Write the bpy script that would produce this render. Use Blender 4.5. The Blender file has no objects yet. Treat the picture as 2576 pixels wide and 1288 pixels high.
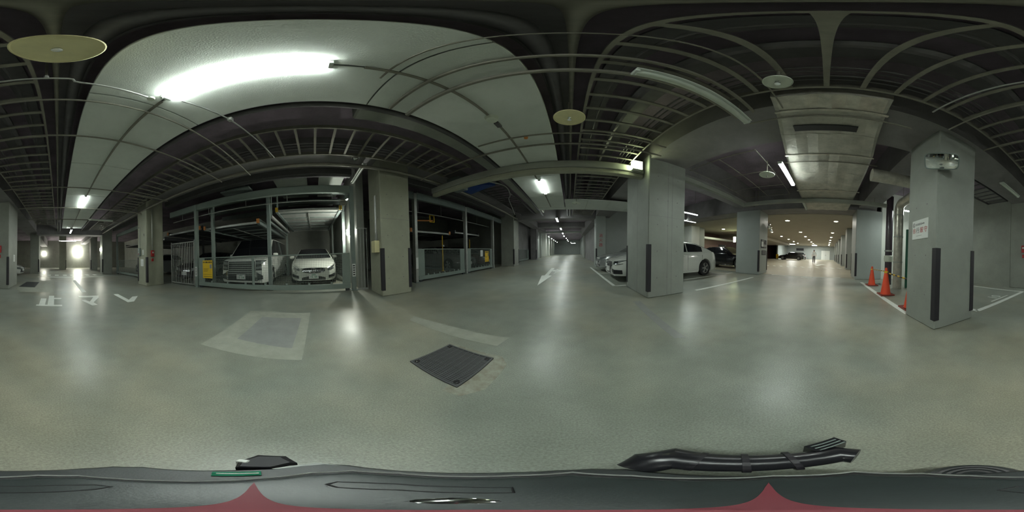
import bpy, bmesh, math, random
from mathutils import Vector, Matrix
random.seed(7)
SC = bpy.context.scene
COL = SC.collection

# ------------------------------------------------------------------ camera
CAM_H = 1.05
cd = bpy.data.cameras.new('camera')
cd.type = 'PANO'
try:
    cd.panorama_type = 'EQUIRECTANGULAR'
except Exception:
    cd.cycles.panorama_type = 'EQUIRECTANGULAR'
cd.clip_start = 0.02
cd.clip_end = 200
cam = bpy.data.objects.new('camera', cd)
COL.objects.link(cam)
Mw = Matrix(((0.937387, -0.348272, 0.003451), (0.347993, 0.936953, 0.031952), (-0.014362, -0.028751, 0.999483)))
Bc = Matrix(((1, 0, 0), (0, 0, -1), (0, 1, 0)))
cam.matrix_world = Matrix.Translation((0, 0, CAM_H)) @ (Mw @ Bc).to_4x4()
SC.camera = cam

# ------------------------------------------------------------------ world, exposure
w = bpy.data.worlds.new('world')
SC.world = w
w.use_nodes = True
w.node_tree.nodes['Background'].inputs[0].default_value = (0.5, 0.55, 0.5, 1)
w.node_tree.nodes['Background'].inputs[1].default_value = 0.0
vs = SC.view_settings
vs.view_transform = 'Standard'
vs.look = 'None'
vs.gamma = 1
vs.use_curve_mapping = False
vs.exposure = 2.95
try:
    SC.cycles.use_denoising = True
    SC.cycles.max_bounces = 5
    SC.cycles.diffuse_bounces = 4
    SC.cycles.glossy_bounces = 2
    SC.cycles.use_adaptive_sampling = True
    SC.cycles.adaptive_threshold = 0.045
    SC.cycles.adaptive_min_samples = 16
    SC.cycles.sample_clamp_indirect = 6
except Exception:
    pass
TUBE_E = 14.0
DOWN_E = 32.0          # lobby downlights

# ------------------------------------------------------------------ materials
MATS = {}


def mat(name, col, rough=0.6, metal=0.0, var=0.0, scale=3.0, bump=0.0, bscale=60.0, emit=0.0, ecol=None, coat=0.0,
        alpha=1.0, var2=None, rvar=0.0, spec=0.5, detail=6.0):
    m = bpy.data.materials.new(name)
    m.use_nodes = True
    nt = m.node_tree
    b = nt.nodes['Principled BSDF']
    b.inputs['Roughness'].default_value = rough
    b.inputs['Metallic'].default_value = metal
    b.inputs['Specular IOR Level'].default_value = spec
    b.inputs['Coat Weight'].default_value = coat
    b.inputs['Coat Roughness'].default_value = 0.05
    b.inputs['Base Color'].default_value = (*col, 1)
    tc = None
    if var > 0 or bump > 0 or var2 or rvar > 0:
        tc = nt.nodes.new('ShaderNodeNewGeometry')
    if var > 0 or var2:
        n = nt.nodes.new('ShaderNodeTexNoise')
        n.inputs['Scale'].default_value = scale
        n.inputs['Detail'].default_value = detail
        n.inputs['Roughness'].default_value = 0.65
        nt.links.new(tc.outputs['Position'], n.inputs['Vector'])
        r = nt.nodes.new('ShaderNodeValToRGB')
        r.color_ramp.elements[0].position = 0.3
        r.color_ramp.elements[1].position = 0.72
        lo = tuple(c * (1 - var) for c in col)
        hi = tuple(min(1, c * (1 + var)) for c in (var2 or col))
        r.color_ramp.elements[0].color = (*lo, 1)
        r.color_ramp.elements[1].color = (*hi, 1)
        nt.links.new(n.outputs['Fac'], r.inputs['Fac'])
        nt.links.new(r.outputs['Color'], b.inputs['Base Color'])
        if rvar > 0:
            mr = nt.nodes.new('ShaderNodeMapRange')
            mr.inputs['From Min'].default_value = 0.3
            mr.inputs['From Max'].default_value = 0.7
            mr.inputs['To Min'].default_value = rough - rvar
            mr.inputs['To Max'].default_value = rough + rvar
            nt.links.new(n.outputs['Fac'], mr.inputs['Value'])
            nt.links.new(mr.outputs['Result'], b.inputs['Roughness'])
    if bump > 0:
        n2 = nt.nodes.new('ShaderNodeTexNoise')
        n2.inputs['Scale'].default_value = bscale
        n2.inputs['Detail'].default_value = 3
        nt.links.new(tc.outputs['Position'], n2.inputs['Vector'])
        bp = nt.nodes.new('ShaderNodeBump')
        bp.inputs['Strength'].default_value = bump
        bp.inputs['Distance'].default_value = 0.01
        nt.links.new(n2.outputs['Fac'], bp.inputs['Height'])
        nt.links.new(bp.outputs['Normal'], b.inputs['Normal'])
    if emit > 0:
        b.inputs['Emission Color'].default_value = (*(ecol or col), 1)
        b.inputs['Emission Strength'].default_value = emit
    if alpha < 1:
        b.inputs['Alpha'].default_value = alpha
    MATS[name] = m
    return m


def floor_material():
    """worn, sealed garage concrete: broad stains, fine speckle, uneven gloss"""
    m = bpy.data.materials.new('floor_concrete')
    m.use_nodes = True
    nt = m.node_tree
    b = nt.nodes['Principled BSDF']
    g = nt.nodes.new('ShaderNodeNewGeometry')

    def noise(s, d, rough=0.6):
        n = nt.nodes.new('ShaderNodeTexNoise')
        n.inputs['Scale'].default_value = s
        n.inputs['Detail'].default_value = d
        n.inputs['Roughness'].default_value = rough
        nt.links.new(g.outputs['Position'], n.inputs['Vector'])
        return n

    def ramp(src, p0, c0, p1, c1):
        r = nt.nodes.new('ShaderNodeValToRGB')
        r.color_ramp.elements[0].position = p0
        r.color_ramp.elements[0].color = (*c0, 1)
        r.color_ramp.elements[1].position = p1
        r.color_ramp.elements[1].color = (*c1, 1)
        nt.links.new(src.outputs['Fac'], r.inputs['Fac'])
        return r

    def mix(a, c, fac, mode='MIX'):
        x = nt.nodes.new('ShaderNodeMix')
        x.data_type = 'RGBA'
        x.blend_type = mode
        if isinstance(fac, float):
            x.inputs[0].default_value = fac
        else:
            nt.links.new(fac, x.inputs[0])
        nt.links.new(a, x.inputs[6])
        nt.links.new(c, x.inputs[7])
        return x.outputs[2]
    big = ramp(noise(0.55, 5), 0.35, (0.215, 0.228, 0.192), 0.68, (0.392, 0.408, 0.352))
    hue = ramp(noise(0.35, 4), 0.45, (0.298, 0.322, 0.292), 0.65, (0.350, 0.318, 0.236))
    c = mix(big.outputs['Color'], hue.outputs['Color'], 0.62)
    mid = ramp(noise(2.6, 4, 0.55), 0.22, (0.80, 0.81, 0.80), 0.78, (1.18, 1.18, 1.16))
    c = mix(c, mid.outputs['Color'], 1.0, 'MULTIPLY')
    fine = ramp(noise(110, 2, 0.8), 0.32, (0.76, 0.76, 0.75), 0.72, (1.22, 1.22, 1.22))
    c = mix(c, fine.outputs['Color'], 1.0, 'MULTIPLY')
    nt.links.new(c, b.inputs['Base Color'])
    rr = nt.nodes.new('ShaderNodeMapRange')
    rr.inputs['From Min'].default_value = 0.3
    rr.inputs['From Max'].default_value = 0.7
    rr.inputs['To Min'].default_value = 0.295
    rr.inputs['To Max'].default_value = 0.42
    n3 = noise(1.3, 6)
    nt.links.new(n3.outputs['Fac'], rr.inputs['Value'])
    nt.links.new(rr.outputs['Result'], b.inputs['Roughness'])
    bp = nt.nodes.new('ShaderNodeBump')
    bp.inputs['Strength'].default_value = 0.12
    bp.inputs['Distance'].default_value = 0.01
    n4 = noise(60, 3)
    nt.links.new(n4.outputs['Fac'], bp.inputs['Height'])
    nt.links.new(bp.outputs['Normal'], b.inputs['Normal'])
    MATS['floor'] = m


floor_material()
mat('lobby_floor', (0.40, 0.37, 0.28), 0.40, var=0.10, scale=0.9, bump=0.06)
mat('concrete', (0.290, 0.302, 0.268), 0.62, var=0.13, scale=1.7, bump=0.18, bscale=45, detail=9)
mat('concrete_cool', (0.290, 0.308, 0.280), 0.55, var=0.12, scale=1.6, bump=0.15, bscale=50, detail=9)
mat('concrete_cream', (0.335, 0.340, 0.265), 0.62, var=0.12, scale=1.7, bump=0.18, bscale=45, detail=9)
mat('concrete_dark', (0.22, 0.21, 0.215), 0.75, var=0.2, scale=1.2, bump=0.2)
mat('slab', (0.215, 0.175, 0.215), 0.9, var=0.35, scale=0.9, bump=0.3, bscale=20)
mat('painted_wall', (0.355, 0.385, 0.365), 0.5, var=0.06, scale=1.4, bump=0.08)
mat('white_wall', (0.72, 0.74, 0.68), 0.5, var=0.04, scale=1.0)
mat('brown_wall', (0.16, 0.09, 0.08), 0.5, var=0.1, scale=1.0)
mat('lobby_ceiling', (0.36, 0.33, 0.27), 0.8, var=0.05, scale=1.0)
mat('board', (0.62, 0.655, 0.615), 0.75, var=0.05, scale=5.0, bump=0.2, bscale=120)
mat('board_dark', (0.20, 0.21, 0.20), 0.8)
mat('steel', (0.21, 0.25, 0.24), 0.42, metal=0.25, var=0.1, scale=4)
mat('steel_dark', (0.065, 0.07, 0.075), 0.5, metal=0.3, var=0.15, scale=4)
mat('steel_green', (0.23, 0.275, 0.25), 0.45, metal=0.1, var=0.07, scale=3)
mat('galv', (0.40, 0.41, 0.39), 0.40, metal=0.35, var=0.15, scale=9)
mat('galv_dull', (0.23, 0.22, 0.185), 0.55, metal=0.4, var=0.15, scale=8)
mat('galv_dark', (0.12, 0.115, 0.12), 0.55, metal=0.3, var=0.15, scale=8)
mat('chrome', (0.75, 0.77, 0.78), 0.12, metal=1.0)
mat('mirror', (0.9, 0.92, 0.92), 0.02, metal=1.0)
mat('foil', (0.52, 0.50, 0.44), 0.32, metal=0.5, var=0.25, scale=6, bump=0.9, bscale=9)
mat('insulation', (0.42, 0.41, 0.36), 0.55, metal=0.25, var=0.25, scale=3.5, bump=0.9, bscale=14)
mat('rubber', (0.022, 0.02, 0.026), 0.55)
mat('black_plastic', (0.018, 0.018, 0.022), 0.28)
mat('tyre', (0.02, 0.02, 0.02), 0.8)
mat('paint_white_line', (0.80, 0.83, 0.78), 0.6, var=0.08, scale=9)
mat('white_paper', (0.72, 0.74, 0.72), 0.6)
mat('white_plastic', (0.68, 0.70, 0.66), 0.4)
mat('ink_black', (0.02, 0.02, 0.022), 0.5)
mat('ink_red', (0.42, 0.05, 0.05), 0.5)
mat('ink_green', (0.03, 0.24, 0.13), 0.5)
mat('ink_grey', (0.25, 0.26, 0.26), 0.5)
mat('yellow_sign', (0.80, 0.52, 0.03), 0.5)
mat('yellow_paint', (0.72, 0.45, 0.02), 0.45)
mat('orange_paint', (0.55, 0.20, 0.04), 0.5)
mat('cone_orange', (0.80, 0.075, 0.02), 0.45, emit=0.0)
mat('cone_base', (0.22, 0.03, 0.015), 0.6)
mat('red_paint', (0.42, 0.03, 0.03), 0.4)
mat('disc_cream', (0.78, 0.72, 0.42), 0.55, var=0.05, scale=20)
mat('disc_white', (0.60, 0.64, 0.55), 0.5)
mat('grate', (0.15, 0.155, 0.16), 0.5, metal=0.3)
mat('mortar', (0.370, 0.382, 0.325), 0.6, var=0.14, scale=6, bump=0.15)
mat('mortar_tan', (0.39, 0.36, 0.27), 0.65, var=0.35, scale=14, bump=0.2, var2=(0.30, 0.31, 0.27))
mat('stain', (0.29, 0.30, 0.29), 0.5, var=0.1, scale=5, bump=0.1)
mat('car_white', (0.72, 0.74, 0.70), 0.25, coat=1.0)
mat('car_pearl', (0.66, 0.68, 0.62), 0.28, coat=1.0)
mat('car_silver', (0.42, 0.44, 0.44), 0.28, metal=0.5, coat=1.0)
mat('car_grey', (0.20, 0.19, 0.19), 0.3, metal=0.4, coat=1.0)
mat('car_black', (0.006, 0.006, 0.008), 0.18, coat=1.0)
mat('car_maroon', (0.06, 0.018, 0.018), 0.2, coat=1.0)
mat('glass', (0.012, 0.013, 0.016), 0.06, coat=0.5)
mat('lamp_glass', (0.50, 0.54, 0.56), 0.08, metal=0.7)
mat('lamp_dark', (0.05, 0.055, 0.06), 0.1, metal=0.3, coat=1.0)
mat('tail_red', (0.30, 0.01, 0.01), 0.15, coat=1.0)
mat('robot_grey', (0.024, 0.029, 0.030), 0.42, var=0.15, scale=25, bump=0.05, bscale=300)
mat('robot_cover', (0.028, 0.037, 0.037), 0.36, var=0.12, scale=20, bump=0.04, bscale=300)
mat('robot_red', (0.20, 0.02, 0.035), 0.5)
mat('robot_green', (0.01, 0.20, 0.11), 0.3)
mat('robot_light', (0.25, 0.27, 0.25), 0.35)
mat('skin', (0.42, 0.27, 0.19), 0.6)
mat('hair', (0.02, 0.016, 0.014), 0.6)
mat('shirt', (0.62, 0.64, 0.64), 0.8)
mat('trousers', (0.03, 0.028, 0.032), 0.8)
mat('shoe', (0.015, 0.014, 0.014), 0.4)
mat('blue_sheet', (0.02, 0.06, 0.25), 0.5)
mat('teal_pole', (0.02, 0.16, 0.10), 0.45)
mat('pipe_dark', (0.045, 0.03, 0.045), 0.35, coat=0.3)
mat('lamp_housing', (0.58, 0.62, 0.58), 0.45)
mat('tube', (1, 1, 1), 0.5, emit=TUBE_E, ecol=(0.90, 1.0, 0.93))
mat('tube_off', (0.52, 0.57, 0.50), 0.35)
mat('downlight', (1, 1, 1), 0.5, emit=DOWN_E, ecol=(1.0, 0.98, 0.86))
mat('wall_lamp', (1, 1, 1), 0.5, emit=30.0, ecol=(0.98, 1.0, 0.86))
mat('wall_glare', (1, 1, 1), 0.5, emit=26.0, ecol=(1.0, 1.0, 0.86))
mat('bay_lamp', (1, 1, 1), 0.5, emit=52.0, ecol=(0.96, 1.0, 0.88))
mat('exit_face', (1, 1, 1), 0.5, emit=4.5, ecol=(0.86, 1.0, 0.55))
mat('led_face', (1, 1, 1), 0.5, emit=7.0, ecol=(0.95, 1.0, 0.97))

# ------------------------------------------------------------------ mesh helpers
WL = {}


class MB:
    """collects pieces of ONE part in world (or thing-local) coordinates"""

    def __init__(self):
        self.v, self.f = [], []

    def add(self, vs_, fs):
        o = len(self.v)
        self.v += [tuple(p) for p in vs_]
        self.f += [tuple(i + o for i in f) for f in fs]
        return self

    def box(self, x0, x1, y0, y1, z0, z1, c=0.0):
        x0, x1 = min(x0, x1), max(x0, x1)
        y0, y1 = min(y0, y1), max(y0, y1)
        z0, z1 = min(z0, z1), max(z0, z1)
        if c <= 0:
            return self.add([(x0, y0, z0), (x1, y0, z0), (x1, y1, z0), (x0, y1, z0), (x0, y0, z1), (x1, y0, z1), (x1, y1, z1), (x0, y1, z1)],
                            [(3, 2, 1, 0), (4, 5, 6, 7), (0, 1, 5, 4), (1, 2, 6, 5), (2, 3, 7, 6), (3, 0, 4, 7)])
        # all edges chamfered
        P, ids = [], {}
        X, Y, Z = (x0, x1), (y0, y1), (z0, z1)
        for i in (0, 1):
            for j in (0, 1):
                for k in (0, 1):
                    sx, sy, sz = (c if i == 0 else -c), (c if j == 0 else -c), (c if k == 0 else -c)
                    for a, p in (('x', (X[i], Y[j] + sy, Z[k] + sz)), ('y', (X[i] + sx, Y[j], Z[k] + sz)), ('z', (X[i] + sx, Y[j] + sy, Z[k]))):
                        ids[(i, j, k, a)] = len(P)
                        P.append(p)
        F = []
        g = lambda i, j, k, a: ids[(i, j, k, a)]
        for i in (0, 1):
            q = [g(i, 0, 0, 'x'), g(i, 1, 0, 'x'), g(i, 1, 1, 'x'), g(i, 0, 1, 'x')]
            F.append(q if i else q[::-1])
            q = [g(0, i, 0, 'y'), g(1, i, 0, 'y'), g(1, i, 1, 'y'), g(0, i, 1, 'y')]
            F.append(q[::-1] if i else q)
            q = [g(0, 0, i, 'z'), g(1, 0, i, 'z'), g(1, 1, i, 'z'), g(0, 1, i, 'z')]
            F.append(q if i else q[::-1])
        for i in (0, 1):
            for j in (0, 1):
                F.append([g(i, j, 0, 'x'), g(i, j, 1, 'x'), g(i, j, 1, 'y'), g(i, j, 0, 'y')])
                F.append([g(i, 0, j, 'x'), g(i, 1, j, 'x'), g(i, 1, j, 'z'), g(i, 0, j, 'z')])
                F.append([g(0, i, j, 'y'), g(1, i, j, 'y'), g(1, i, j, 'z'), g(0, i, j, 'z')])
        for i in (0, 1):
            for j in (0, 1):
                for k in (0, 1):
                    F.append([g(i, j, k, 'x'), g(i, j, k, 'y'), g(i, j, k, 'z')])
        return self.add(P, F)

    def prism(self, poly, z0, z1):
        """polygon (x,y) extruded along z"""
        n = len(poly)
        v = [(x, y, z0) for x, y in poly] + [(x, y, z1) for x, y in poly]
        return self.add(v, [tuple(range(n))[::-1], tuple(range(n, 2 * n))] + [(i, (i + 1) % n, n + (i + 1) % n, n + i) for i in range(n)])

    def prism_ax(self, poly, a0, a1, axis):
        """polygon in the two other axes (cyclic order) extruded along axis 0/1/2"""
        n = len(poly)

        def P(p, a):
            if axis == 0:
                return (a, p[0], p[1])
            if axis == 1:
                return (p[0], a, p[1])
            return (p[0], p[1], a)
        v = [P(p, a0) for p in poly] + [P(p, a1) for p in poly]
        return self.add(v, [tuple(range(n))[::-1], tuple(range(n, 2 * n))] + [(i, (i + 1) % n, n + (i + 1) % n, n + i) for i in range(n)])

    def tube(self, pts, r, n=8, caps=True):
        pts = [Vector(p) for p in pts]
        rs = r if isinstance(r, (list, tuple)) else [r] * len(pts)
        rings = []
        up = None
        for i, p in enumerate(pts):
            d = (pts[min(i + 1, len(pts) - 1)] - pts[max(i - 1, 0)]).normalized()
            if up is None:
                up = Vector((0, 0, 1)) if abs(d.z) < 0.9 else Vector((1, 0, 0))
            s = d.cross(up)
            if s.length < 1e-4:
                s = d.cross(Vector((1, 0, 0)))
            s.normalize()
            u = s.cross(d).normalized()
            up = u
            rings.append([p + (s * math.cos(t) + u * math.sin(t)) * rs[i] for t in [2 * math.pi * k / n + math.pi / n for k in range(n)]])
        v = [q for rg in rings for q in rg]
        f = []
        for i in range(len(pts) - 1):
            for k in range(n):
                a, b2 = i * n + k, i * n + (k + 1) % n
                f.append((a, b2, b2 + n, a + n))
        if caps:
            f.append(tuple(range(n))[::-1])
            f.append(tuple(range((len(pts) - 1) * n, len(pts) * n)))
        return self.add(v, f)

    def lathe(self, prof, c=(0, 0, 0), n=24, axis='z', closed=False):
        """profile (r, h) spun round an axis through c"""
        v = []
        for r, hh in prof:
            for k in range(n):
                t = 2 * math.pi * k / n
                a, b2 = r * math.cos(t), r * math.sin(t)
                p = {'z': (a, b2, hh), 'y': (a, hh, b2), 'x': (hh, a, b2)}[axis]
                v.append((c[0] + p[0], c[1] + p[1], c[2] + p[2]))
        f = []
        m = len(prof)
        for i in range(m - 1 + (1 if closed else 0)):
            for k in range(n):
                a, b2 = i * n + k, i * n + (k + 1) % n
                j = (i + 1) % m
                f.append((a, b2, j * n + (k + 1) % n, j * n + k))
        if not closed:
            if prof[0][0] > 1e-5:
                f.append(tuple(range(n))[::-1])
            if prof[-1][0] > 1e-5:
                f.append(tuple(range((m - 1) * n, m * n)))
        return self.add(v, f)

    def build(self, name, m, parent=None, smooth=False, label=None, loc=None):
        me = bpy.data.meshes.new(name)
        off = Vector((0, 0, 0))
        if parent is not None:
            off = Vector(WL.get(parent.name, (0, 0, 0)))
        elif loc is None:
            xs = [p[0] for p in self.v]
            ys = [p[1] for p in self.v]
            off = Vector(((min(xs) + max(xs)) / 2, (min(ys) + max(ys)) / 2, min(p[2] for p in self.v)))
        me.from_pydata([(p[0] - off.x, p[1] - off.y, p[2] - off.z) for p in self.v], [], self.f)
        me.materials.append(MATS[m])
        bm = bmesh.new()
        bm.from_mesh(me)
        bmesh.ops.remove_doubles(bm, verts=bm.verts, dist=1e-6)
        bmesh.ops.recalc_face_normals(bm, faces=bm.faces)
        bm.to_mesh(me)
        bm.free()
        if smooth:
            for p in me.polygons:
                p.use_smooth = True
            try:
                me.set_sharp_from_angle(angle=math.radians(38))
            except Exception:
                pass
        o = bpy.data.objects.new(name, me)
        COL.objects.link(o)
        if parent is not None:
            o.parent = parent
            WL[o.name] = tuple(off)
        else:
            o.location = off
            WL[o.name] = tuple(off)
        if label:
            o['label'] = label
        return o


def tag(o, label, cat, group=None, kind=None):
    o['label'] = label
    o['category'] = cat
    if group:
        o['group'] = group
    if kind:
        o['kind'] = kind
    return o


def thing(name, label, cat, loc, rotz=0.0, group=None):
    o = bpy.data.objects.new(name, None)
    o.empty_display_size = 0.1
    COL.objects.link(o)
    o.location = loc
    o.rotation_euler = (0, 0, rotz)
    WL[o.name] = tuple(loc) if abs(rotz) < 1e-9 else (0, 0, 0)
    return tag(o, label, cat, group)


def struct(o):
    o['kind'] = 'structure'
    return o


def copy_part(src, parent, loc, rot=None):
    o = src.copy()
    COL.objects.link(o)
    o.parent = parent
    o.location = loc
    if rot:
        o.rotation_euler = rot
    return o


def copy_tree(src, loc=None, rotz=None, parent=None):
    kids = [c for c in src.children]
    o = src.copy()
    COL.objects.link(o)
    if parent is not None:
        o.parent = parent
    if loc is not None:
        o.location = loc
    if rotz is not None:
        o.rotation_euler = (0, 0, rotz)
    for k in kids:
        copy_tree(k, parent=o)
    return o


_tc = bpy.data.curves.new('lettering', 'FONT')
_to = bpy.data.objects.new('lettering', _tc)
COL.objects.link(_to)


def text(s, size, mtx, m, parent, name='lettering', bold=0.0, depth=0.0006):
    """flat lettering as a mesh; mtx maps text x right, y up, z out of the face (world, or thing-local)"""
    _tc.body = s
    _tc.size = size
    _tc.align_x = 'CENTER'
    _tc.align_y = 'CENTER'
    _tc.offset = bold
    _tc.extrude = depth
    _tc.resolution_u = 3
    dg = bpy.context.evaluated_depsgraph_get()
    dg.update()
    me = bpy.data.meshes.new_from_object(_to.evaluated_get(dg))
    off = Vector(WL.get(parent.name, (0, 0, 0))) if parent else Vector((0, 0, 0))
    me.transform(Matrix.Translation(-off) @ mtx)
    me.materials.clear()
    me.materials.append(MATS[m])
    o = bpy.data.objects.new(name, me)
    COL.objects.link(o)
    if parent:
        o.parent = parent
    return o


def frame(o, right, up):
    r, u = Vector(right).normalized(), Vector(up).normalized()
    n = r.cross(u)
    return Matrix(((r.x, u.x, n.x, o[0]), (r.y, u.y, n.y, o[1]), (r.z, u.z, n.z, o[2]), (0, 0, 0, 1)))

# ================================================================== THE SETTING
def S(name, m, *boxes, c=0.0, parent=None):
    b = MB()
    for q in boxes:
        b.box(*q, c=c)
    o = b.build(name, m, parent)
    if parent is None:
        struct(o)
    return o


floor = S('floor', 'floor', (-11.4, 40, -26, 52, -0.2, 0.0))
floor_lobby = S('floor_lobby', 'lobby_floor', (7.80, 39.2, -2.3, 12.6, -0.05, 0.006))
ceiling = S('ceiling', 'slab', (-11.4, 40, -26, 52, 4.3, 4.5))
ceiling_lobby = S('ceiling_lobby', 'lobby_ceiling', (8.38, 39.2, -2.3, 12.6, 3.20, 3.30))
S('wall_west', 'concrete', (-11.4, -11.1, -26, 24, 0, 4.3))
S('wall_south', 'concrete', (-11.1, 9, -25.9, -25.6, 0, 4.3))
S('wall_parking_south', 'concrete', (2.7, 7.3, -5.98, -5.72, 0, 4.3))
S('wall_recess', 'white_wall', (7.32, 7.5, -5.98, -2.55, 0, 4.3))
S('wall_east_south', 'concrete', (7.5, 7.7, -25.6, -5.98, 0, 4.3))
S('wall_parking_north', 'painted_wall', (1.66, 9.0, 10.75, 11.05, 0, 4.3))
S('wall_aisle_north', 'concrete_dark', (2.25, 2.45, 11.05, 24.6, 0, 4.3))
S('wall_aisle_west', 'concrete_dark', (-5.3, -5.1, 12.2, 24.6, 0, 4.3))
S('wall_lift_north', 'concrete', (-11.1, -5.1, 12.0, 12.2, 0, 4.3))
S('wall_hall_west', 'painted_wall', (-5.3, -5.1, 24.6, 50, 0, 4.3))
S('wall_hall_east', 'painted_wall', (3.0, 3.2, 24.6, 50, 0, 4.3))
S('wall_north', 'painted_wall', (-5.3, 3.2, 49.6, 49.9, 0, 4.3))
S('wall_lobby_south', 'painted_wall', (8.4, 39, -2.3, -2.1, 0, 3.2))
S('wall_lobby_east', 'painted_wall', (38.9, 39.2, -2.1, 12.6, 0, 3.2))
S('wall_lobby_north', 'brown_wall', (9.0, 39, 12.3, 12.6, 0, 4.3))
S('wall_lobby_partition', 'painted_wall', (31.5, 38.9, 9.6, 9.8, 0, 3.2))
S('wall_lift_side', 'concrete', (-11.1, -4.95, 1.36, 1.60, 0, 4.3))
S('wall_over_lobby', 'concrete_dark', (7.35, 8.38, -2.3, 12.6, 3.22, 4.3))
# structural beams, all in bare dark concrete
S('beam_aisle_east', 'concrete_dark', (1.66, 2.62, -25.6, 24.3, 3.32, 4.3))
S('beam_aisle_west', 'concrete_dark', (-4.42, -3.62, -25.6, 24.3, 3.72, 4.3))
S('beam_cross_south', 'concrete_dark', (-3.62, 1.66, -13.3, -12.5, 3.12, 4.3))
S('beam_cross_north', 'concrete_dark', (-3.62, 1.66, 10.6, 11.4, 3.20, 4.3))
S('beam_cross_far', 'concrete_dark', (-3.62, 2.25, 18.2, 19.0, 3.75, 4.3))
S('beam_parking_north', 'concrete_dark', (2.62, 7.35, 3.5, 4.4, 3.42, 4.3))
S('beam_parking_south', 'concrete_dark', (2.62, 7.32, -2.2, -1.42, 3.32, 4.3))
# board soffit that hangs low along the lobby's parking side
S('soffit_lobby', 'lobby_ceiling', (16.0, 31.5, 7.2, 12.3, 2.80, 3.2))

# floor repairs (patches cast into the slab) and painted marks: parts of the floor
def flat(name, m, poly, z=0.002, t=0.004, label=None, par=None):
    return MB().prism(poly, z - t, z).build(name, m, par or floor, label=label)


flat('floor_patch', 'mortar', [(-2.93, -1.22), (-2.93, -0.10), (-1.43, -0.14), (-1.40, -1.20)], 0.0012, label='pale square mortar repair on the floor before the lift gate')
flat('floor_patch', 'stain', [(-2.64, -0.90), (-2.66, -0.24), (-1.66, -0.26), (-1.74, -0.92)], 0.0018, label='darker square inside the pale floor repair')
flat('floor_patch', 'mortar_tan', [(-1.16, 1.19), (-1.15, 1.25), (-0.58, 1.27), (-0.49, 1.16), (-0.48, 0.80), (-0.56, 0.66), (-0.68, 0.64), (-0.70, 0.74), (-0.66, 1.19)], 0.0012, label='rough tan mortar edging round the steel grate')
flat('floor_patch', 'mortar', [(-2.15, 1.47), (-1.42, 1.60), (-0.67, 1.66), (-0.71, 1.44), (-1.40, 1.38), (-2.04, 1.32)], 0.0012, label='pale streak of mortar beyond the grate')
flat('floor_patch', 'mortar', [(0.15, -8.75), (0.13, -5.46), (1.24, -5.35), (1.60, -6.1), (1.60, -8.6)], 0.0012, label='pale repair round the dark grate near the pier')
flat('floor_patch', 'stain', [(1.24, 3.02), (1.08, 1.42), (1.19, 1.36), (1.40, 3.02)], 0.0012)
PW = 'paint_white_line'
mk = lambda poly, label, name='painted_line', par=None, z=0.003: flat(name, PW, poly, z, label=label, par=par)


def line(x0, y0, x1, y1, wd, label, par=None, z=0.003):
    d = Vector((x1 - x0, y1 - y0)).normalized()
    n = Vector((-d.y, d.x)) * wd / 2
    return mk([(x0 + n.x, y0 + n.y), (x1 + n.x, y1 + n.y), (x1 - n.x, y1 - n.y), (x0 - n.x, y0 - n.y)], label, par=par, z=z)


line(1.29, 10.2, 1.29, 4.58, 0.10, 'white bay line in front of the nose of the white saloon')
line(1.24, 4.62, 1.66, 4.62, 0.10, None)
line(3.06, 3.12, 6.40, 3.04, 0.10, 'white bay line running from the big pillar to the next one')
line(3.0, 4.62, 7.2, 4.62, 0.08, 'white bay line beside the rear wheel of the white saloon')
line(6.2, 4.65, 6.8, 6.6, 0.08, None)
line(1.29, 7.45, 6.5, 7.45, 0.08, None)
line(7.74, 2.65, 7.74, -0.72, 0.12, 'white line across the mouth of the bright lobby')
line(6.42, -1.45, 2.58, -1.45, 0.12, 'white line under the traffic cones')
line(1.93, -2.62, 1.93, -5.08, 0.11, 'white bay line beside the signposted pillar')
line(1.90, -5.10, 6.0, -5.12, 0.09, None)
line(1.92, -2.62, 2.5, -2.62, 0.10, None)
line(1.35, -10.75, -3.07, -10.75, 0.22, 'white stop line before the dashed crossing')
for x in (1.18, 0.66, 0.08, -0.52, -1.05, -2.20, -2.80):
    mk([(x + 0.14, -12.6), (x - 0.14, -12.6), (x - 0.14, -11.8), (x + 0.14, -11.8)], None, 'crossing_dash')
# the characters of the floor marking, read from the camera: stop
mk([(0.50, -3.82), (-0.10, -3.83), (-0.10, -3.70), (0.50, -3.71)], 'foot stroke of the first painted character', 'painted_character')
mk([(0.46, -4.48), (0.31, -4.49), (0.30, -3.82), (0.44, -3.82)], None, 'painted_character', z=0.0026)
mk([(0.26, -4.86), (0.11, -4.87), (0.09, -3.82), (0.24, -3.82)], None, 'painted_character', z=0.0026)
mk([(0.10, -4.59), (-0.10, -4.59), (-0.09, -4.42), (0.10, -4.42)], None, 'painted_character', z=0.0032)
mk([(-0.59, -4.82), (-1.20, -4.75), (-1.13, -4.47), (-0.88, -3.98), (-0.92, -3.71), (-0.79, -3.69), (-0.61, -4.24), (-0.72, -4.27), (-0.80, -4.06), (-1.0, -4.56), (-0.61, -4.61)][::-1], 'second painted character, an angular hook', 'painted_character')
mk([(-1.69, -4.77), (-1.83, -4.78), (-1.81, -3.92), (-2.07, -4.24), (-2.24, -4.23), (-1.85, -3.70), (-1.68, -3.70)], 'third painted character, a tall tick', 'painted_character')
mk([(-0.80, -8.85), (-0.97, -8.95), (-0.95, -5.38), (-0.79, -5.34)], 'long white stroke beyond the painted characters')
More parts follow.
